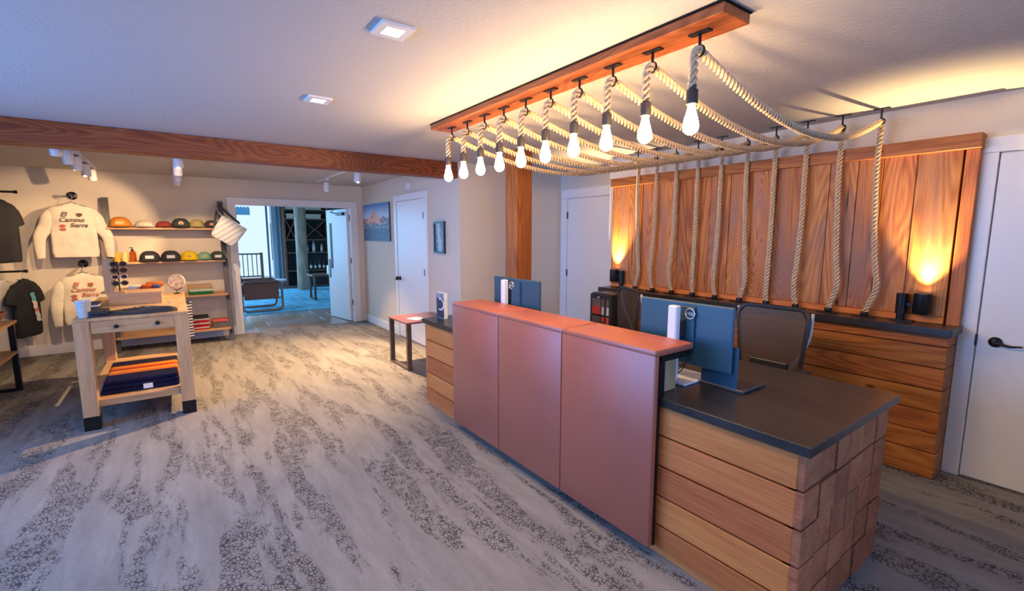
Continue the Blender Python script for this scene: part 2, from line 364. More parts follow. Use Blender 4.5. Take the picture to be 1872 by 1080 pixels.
window('window_2',((.9,-1.86,.65),-.55,2.35,.65,2.25,-1.86),'y')
# baseboards
def base(name,*a): struct(name,B(*a,bev=.004),M['white'])
base('baseboard_far',-2.6,.70,YF-.016,YF,0,.14)
base('baseboard_side',XR-.016,XR,6.89,YF,0,.13)
base('baseboard_side.001',XR-.016,XR,YB,5.72,0,.13)
base('baseboard_alcove',XR,XD,YB-.016,YB,0,.13)
base('baseboard_left',-2.6,-2.584,-1.8,YF-.016,0,.13)
# doorway casing to the lounge
t=thing('door_1',None,None,(1.68,YF,0),kind='structure')
for a in ((.70,.81,YF-.02,YF,0,2.03),(2.556,2.675,YF-.02,YF,0,2.03),(.70,2.675,YF-.022,YF,2.03,2.125)): obj('casing',B(*a,bev=.004),M['white'],t)
for a in ((.80,.815,YF,YF+.13,0,2.03),(2.551,2.566,YF,YF+.13,0,2.03),(.815,2.551,YF,YF+.13,2.015,2.034)): obj('jamb',B(*a),M['white'],t)
for z in (.30,1.05,1.80):
    for x in (.815,2.545): obj('hinge',B(x,x+.008,YF+.02,YF+.06,z,z+.10),M['black'],t)
# open right leaf (swung into the lounge)
lf=thing('door_2',None,None,(2.53,YF+.10,0),rz=math.radians(100),kind='structure')
obj('leaf',B(0,.80,-.02,.02,.01,2.01,bev=.003),M['white'],lf,local=True)
obj('vision_panel',B(.60,.66,.021,.026,.95,1.75),M['glass'],lf,local=True); obj('panel_trim',B(.585,.675,.019,.0235,.93,1.77),M['steel'],lf,local=True)
obj('door_pull',B(.70,.75,.021,.028,.75,1.1),M['steel'],lf,local=True)
bm=bmesh.new(); bx(bm,.06,.30,.02,.07,1.90,1.95,bev=.005); tube(bm,[(.28,.05,1.93),(.40,.12,1.96),(.2,.16,1.98)],.008,6); obj('door_closer',bm,M['black'],lf,local=True)
# side door in the picture wall
def wall_door(name,p,a0,a1,h,knob,hinge_hi=True,cas=.09,lever=False):
    """door leaf in a plane x=p facing -x, leaf from a0..a1 in y"""
    t=thing(name,None,None,(p,(a0+a1)/2,0),kind='structure')
    obj('leaf',B(p-.018,p-.002,a0,a1,.012,h,bev=.002),M['white'],t)
    for a in ((p-.028,p,a0-cas,a0-.006,0,h+.006),(p-.028,p,a1+.006,a1+cas,0,h+.006),(p-.030,p,a0-cas,a1+cas,h+.006,h+cas+.006)): obj('casing',B(*a,bev=.003),M['white'],t)
    hy=a0 if hinge_hi else a1
    for z in (.25,1.0,1.77): obj('hinge',B(p-.033,p-.017,hy-.012,hy+.004,z,z+.09),M['steel'],t)
    if knob is not None:
        bm=bmesh.new(); lathe(bm,[(.030,0),(.032,-.008),(.022,-.016),(.010,-.02),(.010,-.04)],(p-.018,knob,.905),16,'x')
        if lever: tube(bm,[(p-.058,knob,.905),(p-.062,knob-.03,.90),(p-.062,knob-.07,.893),(p-.060,knob-.12,.900)],[.009,.009,.007,.005],8)
        else: lathe(bm,[(.012,-.04),(.026,-.048),(.030,-.06),(.022,-.072),(.008,-.076)],(p-.018,knob,.905),16,'x')
        obj('door_lever' if lever else 'door_knob',bm,M['black'],t,smooth=True)
        sy=a1 if knob>(a0+a1)/2 else a0
        obj('strike_plate',B(p-.031,p-.020,sy-.001,sy+.008,.87,.94),M['black'],t)
    return t
wall_door('door_3',XR,5.83,6.77,2.04,6.70)
wall_door('door_4',XD,3.86,4.73,2.03,None,hinge_hi=False,cas=.12)
wall_door('door_5',XW,-.26,.612,2.04,.53,lever=True)

# ================================================================== LOUNGE beyond the doorway
def tile_mat():
    m,nt,b=newmat('slate_tile'); L=nt.links
    oi=N(nt,'ShaderNodeObjectInfo'); r=ramp(nt,[(0,(.30,.25,.23)),(.35,(.36,.22,.15)),(.6,(.40,.20,.10)),(1,(.34,.32,.33))]); L.new(oi.outputs['Random'],r.inputs[0])
    tc=N(nt,'ShaderNodeTexCoord'); n=N(nt,'ShaderNodeTexNoise',Scale=6.0,Detail=5.0); L.new(tc.outputs['Object'],n.inputs['Vector'])
    mu=N(nt,'ShaderNodeMixRGB',blend_type='OVERLAY'); mu.inputs[0].default_value=.5; L.new(r.outputs[0],mu.inputs[1]); L.new(n.outputs['Fac'],mu.inputs[2]); L.new(mu.outputs[0],b.inputs['Base Color'])
    b.inputs['Roughness'].default_value=.28; return m
M['tile']=tile_mat()
fl=thing('floor_lounge',None,None,(2,12,-.06),kind='structure')
obj('screed',B(-1,5.2,YF,16.6,-.06,-.006),M['steel'],fl)
ts=.46
for j in range(5):
    for i in range(7):
        x=.55+i*ts-(j%2)*ts/2; y=YF+.005+j*ts
        if j<5: obj('floor_tile',B(x+.004,x+ts-.004,y+.004,y+ts-.004,-.02,0,bev=.002),M['tile'],fl)
struct('wall_lounge_left',B(-.7,-.6,YF+.12,9.6,0,2.9),M['wall'])
struct('wall_lounge_right',B(5.1,5.2,YF+.12,16.5,0,2.9),M['wall'])
struct('ceiling_lounge',B(-.7,5.2,YF+.12,16.6,2.9,3.0),M['ceil'])
struct('wall_lounge_near',B(-.7,5.2,YF+.12,YF+.16,2.035,2.9),M['wall'])
M['slate']=plain('dark_lounge_wall',(.055,.065,.085),.7,noise=.1)
struct('wall_lounge_far',B(2.74,5.2,16.4,16.5,0,2.9),M['slate'])
bm=bmesh.new(); bx(bm,2.50,2.75,16.1,16.35,0,2.9); struct('trim_1',bm,plain('blue_white_trim',(.60,.68,.72),.5))
# rug
rug=obj('area_rug',B(.75,4.4,10.25,14.6,0,.012,bev=.004),fabric('turquoise_rug_wool',(.16,.42,.55),noise=.35,nscale=5)); tag(rug,'large turquoise blue rug on the tiled lounge floor','rug')
# exterior: railing and blue banner outside the glass
M['railm']=plain('railing_dark',(.10,.13,.12),.5,noise=.1)
t=thing('balcony_railing','dark green metal railing outside the bright lounge opening','railing',(1.5,18.2,0))
obj('top_rail',B(.6,2.42,18.15,18.23,.88,.93),M['railm'],t); obj('bottom_rail',B(.6,2.42,18.17,18.21,.12,.16),M['railm'],t)
for i in range(13): obj('baluster',B(.62+i*.138,.645+i*.138,18.175,18.205,.16,.88),M['railm'],t)
obj('rail_post',B(2.40,2.48,18.14,18.24,0,.95),M['railm'],t)
M['deck']=plain('deck_boards',(.55,.55,.55),.7,noise=.1,stretch=(1,12,1))
struct('floor_deck',B(-1.5,4.5,16.6,20,-.08,-.01),M['deck'])
bnr=plain('blue_awning_cloth',(.10,.35,.62),.7)
bm=bmesh.new(); pts=[(1.55,2.25),(2.28,2.25),(2.28,2.5)]+[(2.28-.73*(k/14),2.5+(.05 if k%2 else 0)) for k in range(1,14)]+[(1.55,2.5)]; prism(bm,pts,19.0,19.03)
tag(obj('awning',bm,bnr),'small blue scalloped awning hanging outside the lounge','awning')
# open glazed exterior door leaf
t=thing('glazed_door','tall open glazed exterior door with black pull beside the railing','door',(2.44,15.9,0))
bm=bmesh.new(); bx(bm,2.32,2.37,15.9,15.95,0,2.75); bx(bm,2.60,2.67,15.9,15.95,0,2.75); bx(bm,2.37,2.60,15.9,15.95,2.62,2.75); bx(bm,2.37,2.60,15.9,15.95,0,.2)
obj('door_frame',bm,plain('blue_door_paint',(.05,.16,.26),.4),t); obj('pane',B(2.37,2.60,15.92,15.93,.2,2.62),M['glass'],t); obj('pull_bar',B(2.42,2.44,15.85,15.87,.8,1.9),M['black'],t)
# log post
t=thing('log_post','round weathered log post in front of the wine rack','post',(2.93,14.2,0))
bm=bmesh.new(); lathe(bm,[(.165,0),(.155,.6),(.15,1.6),(.155,2.4),(.16,2.895)],(2.93,14.2,0),18); obj('trunk',bm,plain('weathered_log',(.30,.235,.17),.8,noise=.4,nscale=9,bump=.6,stretch=(1,1,.25)),t,smooth=True)
# wine rack
t=thing('wine_rack','tall dark wooden wine rack against the lounge back wall','shelf',(3.1,15.8,0))
wr=M['bronze']=plain('rack_walnut',(.17,.085,.05),.5,noise=.3,nscale=14,stretch=(.3,1,1))
M['bronze2']=plain('bronze_steel',(.16,.11,.09),.45,metal=.6,noise=.25,nscale=12)
obj('back_panel',B(2.78,4.05,16.1,16.12,0,2.75),M['slate'],t)
for x in (2.76,3.12,3.26,4.02): obj('side_panel',B(x,x+.05,15.7,16.1,0,2.75),wr,t)
for z in (.42,.98,1.38,2.02,2.30,2.70):
    obj('shelf',B(2.81,3.12,15.7,16.1,z,z+.035),wr,t); obj('shelf',B(3.31,4.02,15.7,16.1,z,z+.035),wr,t)
for x0,x1 in ((2.81,3.12),(3.31,4.02)):
    bm=bmesh.new(); prism(bm,[(x0,1.415),(x0+.03,1.415),(x1,2.02),(x1-.03,2.02)],15.72,16.08); obj('divider',bm,wr,t)
    bm=bmesh.new(); prism(bm,[(x1-.03,1.415),(x1,1.415),(x0+.03,2.02),(x0,2.02)],15.74,16.06); obj('divider',bm,wr,t)
boxm=plain('cardboard_pale',(.55,.48,.38),.8)
for k,(x0,x1,z,lab) in enumerate([(3.42,3.86,2.055,'lower pale box on the right rack column'),(3.40,3.88,2.335,'upper pale box on the right rack column'),(2.86,3.06,2.055,'lower small pale box left of the log post'),(2.84,3.08,2.335,'upper small pale box left of the log post')]):
    tt=thing('storage_box',lab,'box',((x0+x1)/2,15.8,z),group='boxes on the wine rack'); obj('box_body',B(x0,x1,15.72,15.98,z,z+.11),boxm,tt); obj('lid',B(x0-.01,x1+.01,15.71,15.99,z+.11,z+.145),boxm,tt)
def bottle(x,y,z,s,mat,label,group,cat='bottle',name='bottle'):
    tt=thing(name,label,cat,(x,y,z),group=group)
    bm=bmesh.new(); lathe(bm,[(.034*s,0),(.036*s,.02*s),(.036*s,.17*s),(.030*s,.20*s),(.013*s,.225*s),(.012*s,.275*s)],(x,y,z),12); obj('bottle_body',bm,mat,tt,smooth=True)
    bm=bmesh.new(); cyl(bm,(x,y,z+.275*s),.014*s,.02*s,10); obj('stopper',bm,M['black'],tt)
    bm=bmesh.new(); cyl(bm,(x,y,z+.05*s),.0368*s,.08*s,12); obj('bottle_label',bm,M['whiteplastic'],tt); return tt
gb=plain('dark_bottle_glass',(.03,.035,.03),.12); gl=plain('pale_bottle',(.5,.55,.55),.2)
for k,(x,s,mm) in enumerate([(3.42,1.0,gl),(3.62,1.25,gl),(3.86,.95,gl)]): bottle(x,15.8,1.015,s,mm,['pale bottle left on the mid shelf of the wine rack','large pale bottle in the middle of the wine rack shelf','pale bottle right on the mid shelf of the wine rack'][k],'pale bottles on the wine rack')
for k in range(5): bottle(3.37+k*.13,15.75,.455,1.0+.1*(k%2),gb,'dark wine bottle, %s from the left on the low rack shelf'%ORD[k],'dark bottles on the low rack shelf')
# lounge table with books
t=thing('lounge_table','dark narrow console table standing on the blue rug','table',(2.95,11.85,.012))
obj('tabletop',B(2.58,3.45,11.55,12.15,.58,.615,bev=.004),M['bronze'],t)
for x in (2.62,3.30):
    bm=bmesh.new(); bx(bm,x,x+.05,11.60,11.65,.012,.58); bx(bm,x,x+.05,12.05,12.10,.012,.58); bx(bm,x,x+.05,11.65,12.05,.012,.05); obj('leg_frame',bm,M['steel'],t)
for k,(c,w,h,l) in enumerate([((.8,.78,.72),.03,.21,'white spined book at the left of the upright row'),((.55,.05,.05),.05,.21,'thick red book in the upright row on the lounge table'),((.65,.30,.28),.035,.19,'pinkish book in the upright row on the lounge table')]):
    x=2.98+[0,.035,.09][k]; tt=thing('book',l,'book',(x,11.75,.615),group='books on the lounge table')
    obj('cover',B(x,x+w,11.68,11.82,.615,.615+h),plain('book_cloth_%d'%k,c,.6),tt); obj('pages',B(x+.004,x+w-.004,11.69,11.825,.62,.61+h),M['whiteplastic'],tt)
# armchair
def armchair():
    t=thing('armchair','brown leather armchair with looped steel side frames by the lounge opening','chair',(1.38,10.85,.012))
    lm=plain('brown_leather',(.16,.065,.04),.4,noise=.2,bump=.1)
    fr=plain('chair_frame_bronze',(.22,.15,.12),.35,metal=.6)
    for y in (10.48,11.20):
        P=[]; x0,x1,z0,z1,r=1.02,1.74,.035,.62,.09
        for cx,cz,a0 in ((x1-r,z0+r,-90),(x1-r,z1-r,0),(x0+r,z1-r,90),(x0+r,z0+r,180)):
            for k in range(5): a=math.radians(a0+k*22.5); P.append((cx+r*math.cos(a),y,cz+r*math.sin(a)))
        P.append(P[0]); P.append(P[1]); bm=bmesh.new(); tube(bm,P,.022,8); obj('side_frame',bm,fr,t,smooth=True)
        obj('armrest',B(1.05,1.68,y-.035,y+.035,.60,.635,bev=.01),lm,t)
        obj('side_sling',B(1.06,1.68,y+(.03 if y<10.8 else -.05),y+(.05 if y<10.8 else -.03),.26,.60,bev=.008),lm,t)
    obj('seat_cushion',B(1.08,1.70,10.54,11.14,.28,.44,bev=.05),lm,t,smooth=True)
    bm=bmesh.new(); bx(bm,.93,1.10,10.54,11.14,.36,.98,bev=.05); bmesh.ops.rotate(bm,cent=(1.05,10.8,.4),matrix=Matrix.Rotation(-.18,3,'Y'),verts=bm.verts); obj('back_cushion',bm,lm,t,smooth=True)
armchair()
t=thing('side_table','small round white topped table behind the armchair','table',(1.95,12.7,.012))
bm=bmesh.new(); cyl(bm,(1.95,12.7,.43),.28,.03,24); obj('tabletop',bm,M['whiteplastic'],t)
bm=bmesh.new(); cyl(bm,(1.95,12.7,.02),.025,.41,10); cyl(bm,(1.95,12.7,.012),.16,.012,20); obj('pedestal',bm,M['steel'],t)

# ================================================================== TIMBER
tag(obj('ceiling_beam',B(-2.6,XR,4.92,5.09,2.215,H,bev=.004),M['beam_x']),'long dark-stained fir beam across the ceiling between lobby and shop','beam')
t=thing('timber_post','square orange fir post standing behind the far end of the desk','post',(2.91,3.91,0))
obj('post_shaft',B(2.812,3.012,3.815,4.015,0,H,bev=.005),M['fir_z'],t)
t=thing('fixture_beam','flat orange fir beam on the ceiling carrying the hanging bulbs','beam',(1.755,2.19,2.352))
obj('beam_board',B(1.665,1.845,1.005,3.37,2.352,H-.006,bev=.003),M['beam_y'],t); obj('beam_backer',B(1.66,1.85,1.0,3.375,H-.006,H),M['black'],t)
# wood panel wall -------------------------------------------------
t=thing('wood_panelling','wall panel of vertical reclaimed fir planks behind the desk','panelling',(4.0,2.15,.985))
ys=[3.585,3.36,3.19,2.985,2.76,2.582,2.43,2.246,2.05,1.86,1.675,1.484,1.31,1.165,.984,.765]
for a,b in zip(ys,ys[1:]):
    d=random.uniform(-.005,.004); obj('plank',B(3.982+d,4.045,b+.0018,a-.0018,1.03,2.085,bev=.0022),M['panel_z'],t)
obj('top_trim',B(3.945,4.055,.684,3.612,2.075,2.162,bev=.003),M['fir_y'],t)
obj('bottom_trim',B(3.965,4.052,.765,3.585,.986,1.028,bev=.003),M['desk_y'],t)
obj('side_trim',B(3.975,4.055,.690,.755,.965,2.075,bev=.003),M['fir_z'],t)
obj('side_trim',B(3.985,4.055,3.588,3.606,.986,2.075,bev=.003),M['fir_z'],t)
obj('backing',B(4.045,4.056,.70,3.60,.99,2.08),M['black'],t)
# low plank base with ledge
t=thing('plank_base','low wall base of stacked horizontal fir planks under the black ledge','panelling',(3.93,2.1,0))
zs=[.936,.862,.723,.58,.439,.299,.167,.0]
for k,(a,b) in enumerate(zip(zs,zs[1:])):
    d=random.uniform(-.003,.004)
    obj('plank',B(3.822+d,3.925,.70+d,3.56,b+.004,a-.002,bev=.003),M['fir_y'],t)
    obj('filler_plank',B(3.93,4.052,.703,3.575,b+.004,a-.002,bev=.002),M['fir_y'],t)
obj('backing',B(3.845,3.932,.72,3.55,.01,.93),M['black'],t)
t=thing('ledge','long black stone ledge running along the wood panelling','ledge',(3.9,2.14,.938))
obj('slab',B(3.77,4.055,.68,3.595,.938,.985,bev=.003),M['stone'],t)

# ================================================================== RECEPTION DESK
t=thing('reception_desk','long plank-clad reception desk in the middle of the lobby','desk',(2.25,2.25,0))
rows=[.757,.61,.457,.305,.155,.035]
for k,(a,b) in enumerate(zip(rows,rows[1:])):
    d=random.uniform(-.002,.003)
    obj('front_plank',B(1.81-d,1.85,.70,3.86,b+.0045,a-.0045,bev=.003),M['desk_y'],t)
obj('kick_board',B(1.822,1.85,.70,3.85,.0,.036),M['desk_y'],t)
obj('carcass',B(1.852,2.10,.735,3.83,.0,.757),M['black'],t)
obj('end_carcass',B(2.10,2.66,.735,.80,.0,.757),M['black'],t); obj('end_carcass',B(2.10,2.66,3.76,3.83,.0,.757),M['black'],t)
# end grain blocks: offset columns row by row
for k,(a,b) in enumerate(zip(rows[:-1]+[],rows[1:])):
    zb=b if k<4 else .0
    cols=[1.81,2.098,2.245,2.395,2.54,2.69] if k==0 else [1.81,1.955,2.10,2.247,2.395,2.54,2.69]
    for i,(x0,x1) in enumerate(zip(cols,cols[1:])):
        j=random.uniform(-.006,.006)
        obj('end_block',B(x0+.004,x1-.004,.672+j,.735,zb+.0045,a-.0045,bev=.003),M['endgrain'],t)
for k,(a,b) in enumerate(zip(rows,rows[1:])):
    obj('back_plank',B(2.66,2.69,.74,.80,b+.003,a-.003),M['desk_y'],t)
    obj('far_plank',B(1.81,2.69,3.83,3.862,b+.003,a-.003,bev=.003),M['desk_x'],t)
tag(obj('countertop',B(1.79,2.755,.652,3.889,.760,.800,bev=.0025),M['stone']),'dark stone countertop of the reception desk','countertop')
# leather clad raised counter
t=thing('leather_counter','raised leather clad transaction counter on the front of the desk','counter',(1.88,2.25,.06))
seams=[1.29,1.93,2.57,3.215]
for a,b in zip(seams,seams[1:]):
    bm=bmesh.new(); bx(bm,1.737,1.775,a+.001,b-.001,.06,1.012,bev=.012); obj('leather_panel',bm,M['leather'],t,smooth=True)
    bm=bmesh.new(); bx(bm,1.738,2.035,a+.0005,b-.0005,.998,1.034,bev=.012); obj('leather_top',bm,M['leather'],t,smooth=True)
for y in seams[1:-1]:
    bm=bmesh.new(); tube(bm,[(1.738,y,.075),(1.738,y,1.0),(1.743,y,1.024),(1.755,y,1.032),(2.03,y,1.033)],.0028,6); obj('seam_piping',bm,M['leather'],t,smooth=True)
bm=bmesh.new(); bx(bm,1.775,1.789,1.292,3.21,.06,.98); obj('steel_backing',bm,M['black'],t)
bm=bmesh.new()
for y in (1.293,2.23,3.18): bx(bm,1.79,2.025,y,y+.03,.972,.997); bx(bm,1.79,1.815,y,y+.03,.801,.972)
bx(bm,1.79,1.815,1.32,3.2,.972,.997); bx(bm,2.0,2.025,1.32,3.2,.972,.997); obj('steel_frame',bm,M['black'],t)
for y in (1.315,2.26): obj('wood_support',B(1.83,1.965,y+.02,y+.05,.801,.97,bev=.002),M['oak_z'],t)
obj('wood_back',B(1.83,1.845,1.37,3.15,.801,.97),M['oak_y'],t)

# ================================================================== ROPE PENDANTS
def smooth_path(P,n):
    """Catmull-Rom through P"""
    P=[Vector(p) for p in P]; Q=[P[0]*2-P[1]]+P+[P[-1]*2-P[-2]]; out=[]
    L=[(Q[i+1]-Q[i]).length for i in range(len(Q)-1)]
    for i in range(1,len(Q)-2):
        m=max(2,int(n*L[i]))
        for k in range(m):
            s=k/m; a,b,c,d=Q[i-1],Q[i],Q[i+1],Q[i+2]
            out.append(.5*((2*b)+(c-a)*s+(2*a-5*b+4*c-d)*s*s+(3*b-a-3*c+d)*s**3))
    out.append(P[-1]); return out
def rope_mesh(bm,P,R=.0185,pitch=.085,per=9):
    path=smooth_path(P,per/pitch); F=frames(path); r=R*.47; q=R*.62; s=0; seg=6
    ds=[0]
    for a,b in zip(path,path[1:]): ds.append(ds[-1]+(b-a).length)
    for st in range(3):
        prev=None; first=None
        for p,(t,u,v),d in zip(path,F,ds):
            a=2*PI*(d/pitch+st/3); c=p+(u*math.cos(a)+v*math.sin(a))*q
            ring=[bm.verts.new(c+(u*math.cos(b)+v*math.sin(b))*r) for b in [a+2*PI*k/seg for k in range(seg)]]
            if prev:
                for k in range(seg): bm.faces.new((prev[k],prev[(k+1)%seg],ring[(k+1)%seg],ring[k]))
            else: first=ring
            prev=ring
        bm.faces.new(first[::-1]); bm.faces.new(prev)
near=['nearest','second nearest','third nearest','fourth nearest','fifth nearest','fifth farthest','fourth farthest','third farthest','second farthest','farthest']
X1=1.755; X2=3.91
bulge={0:(-.045,.0),1:(-.035,.01),2:(.03,-.005),3:(.015,.0),4:(-.03,.01),5:(.03,.0),6:(.015,.0),7:(.05,-.01),8:(.05,-.0),9:(-.03,.0)}
sock_prof=[(.010,.078),(.0155,.075),(.0155,.060),(.0225,.056),(.0235,.053),(.0235,.002),(.021,0)]
bulb_prof=[(.013,0),(.0145,-.012),(.0175,-.03),(.0235,-.055),(.029,-.080),(.0315,-.098),(.030,-.113),(.023,-.127),(.012,-.136),(.003,-.139)]
for k in range(10):
    y1=1.155+k*.2268; y2=1.185+k*.2255
    sx=X1-.035                                     # the lamp end drops on the camera side of the hook
    t=thing('rope_pendant','%s of the ten rope pendant lights with bulbs swagged above the desk'%near[k],'pendant light',(X1,y1,2.352),group='rope pendants')
    bm=bmesh.new()
    zs0=2.135
    b0,b1=bulge[k]
    P=[(sx,y1,zs0),(sx,y1,2.20),(sx+.002,y1,2.252),(sx+.028,y1,2.287),(sx+.06,y1,2.275)]
    # catenary-like swag
    n=9
    for i in range(1,n):
        s=i/n; x=sx+.07+(X2-.03-(sx+.07))*s
        ze=2.268+(2.305-2.268)*s; sag=.188*4*s*(1-s)*(1.0+.25*(s-.5))
        P.append((x,y1+(y2-y1)*s,ze-sag))
    P+=[(X2-.03,y2,2.298),(X2,y2,2.312),(X2+.018,y2,2.295),(X2+.02,y2,2.24),(X2+.012,y2,2.0),(X2+.004,y2-.01+b0*.15,1.7),(X2,y2-.015+b0*.5,1.42),(X2-.004,y2-.02+b0,1.20),(X2,y2-.01+b0*.5,1.08),(X2,y2-.012,1.012)]
    rope_mesh(bm,P); obj('rope',bm,M['rope'],t,smooth=True)
    bm=bmesh.new(); lathe(bm,sock_prof,(sx,y1,2.071),16); obj('socket',bm,M['socket'],t,smooth=True)
    bm=bmesh.new(); lathe(bm,[(r,z*.85) for r,z in bulb_prof],(sx,y1,2.073),14); obj('bulb',bm,M['bulb'],t,smooth=True)
    # hooks
    for (hx,hy,zt,zh,lab,g) in ((X1,y1,2.352,2.272,'black hook under the fixture beam holding the %s rope pendant'%near[k],'hooks under the fixture beam'),(X2+.002,y2,H,2.300,'black ceiling hook near the panelling holding the %s rope'%near[k],'ceiling hooks by the panelling')):
        h=thing('rope_hook',lab,'hook',(hx,hy,zt),group=g)
        obj('mount_plate',B(hx-.016,hx+.016,hy-.045,hy+.045,zt-.006,zt,bev=.001),M['black'],h)
        bm=bmesh.new(); tube(bm,[(hx,hy,zt-.006),(hx,hy,zh+.03)],.006,8)
        ring=[(hx+.0,hy+.021*math.sin(a),zh+.008+.021*math.cos(a)) for a in [2*PI*i/16 for i in range(17)]]; tube(bm,ring,.005,6); obj('hook_ring',bm,M['black'],h,smooth=True)
    c=thing('rope_clamp','black clamp on the ledge holding the foot of the %s rope'%near[k],'clamp',(X2,y2,.985),group='rope clamps on the ledge')
    obj('mount_plate',B(X2-.03,X2+.03,y2-.075,y2+.055,.9855,.992,bev=.001),M['black'],c)
    bm=bmesh.new(); lathe(bm,[(.020,.992),(.024,.996),(.024,1.012),(.021,1.022)],(X2,y2-.012,0),14); obj('collar',bm,M['black'],c)
# wall sconces standing on the ledge
def sconce(y,s,label):
    t=thing('lamp',label,'lamp',(3.93,y,.985),group='black cylinder uplights on the ledge')
    obj('base_plate',B(3.89,3.97,y-.07,y+.05,.9855,.993,bev=.001),M['black'],t)
    bm=bmesh.new(); cyl(bm,(3.925,y,.993),.0235,.045,18); cyl(bm,(3.925,y,1.035),.031,.135,20); obj('stem',bm,M['black'],t,smooth=True)
    yc=y+s*.105
    bm=bmesh.new(); 
    lathe(bm,[(.030,1.045),(.044,1.045),(.046,1.05),(.046,1.176),(.044,1.178),(.039,1.178),(.038,1.155),(.002,1.155)],(3.925,yc,0),24); obj('lamp_housing',bm,M['black'],t,smooth=True)
    obj('bracket',B(3.915,3.935,min(y,yc),max(y,yc),1.09,1.11),M['black'],t)
    bm=bmesh.new(); cyl(bm,(3.925,yc,1.158),.030,.004,18); obj('lamp_lens',bm,emit('amber_lens',(1,.62,.25),30),t)
    spot('sconce_light',(3.925,yc,1.168),(3.90,yc+s*.01,2.3),270,(1,.68,.30),80,1.0,.02)
sconce(.975,-1,'black twin-cylinder uplight at the right end of the ledge near the door')
sconce(3.40,1,'black twin-cylinder uplight at the far left end of the ledge')

# ================================================================== DESK OBJECTS
def monitor(x,yc,w,h,ztop,colx,coly,label,tilt=0):
    t=thing('monitor',label,'monitor',(x,yc,.80))
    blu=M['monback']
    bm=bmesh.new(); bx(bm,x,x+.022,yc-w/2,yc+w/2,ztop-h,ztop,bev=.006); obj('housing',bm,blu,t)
    obj('screen',B(x+.0225,x+.024,yc-w/2+.01,yc+w/2-.01,ztop-h+.02,ztop-.01),M['blackplastic'],t)
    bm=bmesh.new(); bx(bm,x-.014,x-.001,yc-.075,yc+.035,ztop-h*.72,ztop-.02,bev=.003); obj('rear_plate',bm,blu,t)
    obj('column',B(colx-.022,colx+.018,coly-.026,coly+.026,.812,ztop-.012,bev=.006),M['alu'],t,label='silver stand column')
    obj('arm',B(colx+.018,x,coly-.03,coly+.03,ztop-.17,ztop-.09),M['blackplastic'],t)
    obj('stand_base',B(colx-.02,colx+.235,coly-.09,coly+.115,.8003,.812,bev=.004),M['alu'],t,label='flat silver base plate')
    # round badge
    ly=coly-.05
    bm=bmesh.new(); ring=[(x-.017,ly+.026*math.cos(a),ztop-.055+.026*math.sin(a)) for a in [2*PI*i/28 for i in range(29)]]; tube(bm,ring,.0032,6); obj('badge_ring',bm,M['silver'],t)
    text('badge_letters','DELL',M['silver'],t,(x-.0155-x,ly-yc,ztop-.055-.80),(PI/2,0,-PI/2),.019,bold=.0006)
    bm=bmesh.new()
    for q in range(3):
        tube(bm,smooth_path([(colx+.03,coly-.02-q*.012,1.0),(colx+.05,coly-.05-q*.01,.93),(colx+.035,coly-.03+q*.02,.86),(colx+.03,coly+.02,.83)],60),.0028,6)
    obj('cable',bm,M['blackplastic'],t,smooth=True)
    return t
M['monback']=plain('monitor_back_blue_cast',(.02,.065,.11),.36,noise=.03)  # dark plastic with the blue daylight cast put into its base colour
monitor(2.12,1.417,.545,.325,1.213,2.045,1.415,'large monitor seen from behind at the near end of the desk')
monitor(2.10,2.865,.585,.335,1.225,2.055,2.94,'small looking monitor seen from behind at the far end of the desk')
M['laptopm']=plain('dark_laptop_shell',(.05,.055,.06),.4,metal=.3)
t=thing('laptop','open dark laptop standing close behind the near monitor','laptop',(2.25,1.2,.8003))
obj('laptop_base',B(2.145,2.36,1.09,1.318,.8003,.816,bev=.003),M['laptopm'],t)
obj('keyboard',B(2.17,2.30,1.11,1.30,.816,.818),M['blackplastic'],t)
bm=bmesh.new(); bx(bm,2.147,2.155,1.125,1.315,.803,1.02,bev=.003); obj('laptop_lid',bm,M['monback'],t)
t=thing('card_display','small upright black fronted card box on the far end of the desk','box',(1.95,3.80,.80))
obj('card_body',B(1.935,1.97,3.72,3.87,.8003,1.035,bev=.002),M['whiteplastic'],t)
def cardfn(u,v):
    d=math.hypot((u-.5)*.5,(v-.55)); 
    if abs(d-.22)<.035 and u>.3: return (.6,.65,.7)
    if v>.8 and int(u*14)%2: return (.5,.5,.52)
    return (.03,.035,.045)
printed('card_front',cardfn,.145,.225,16,30,t,(-.0162,-.005,.005),rz=-PI/2)
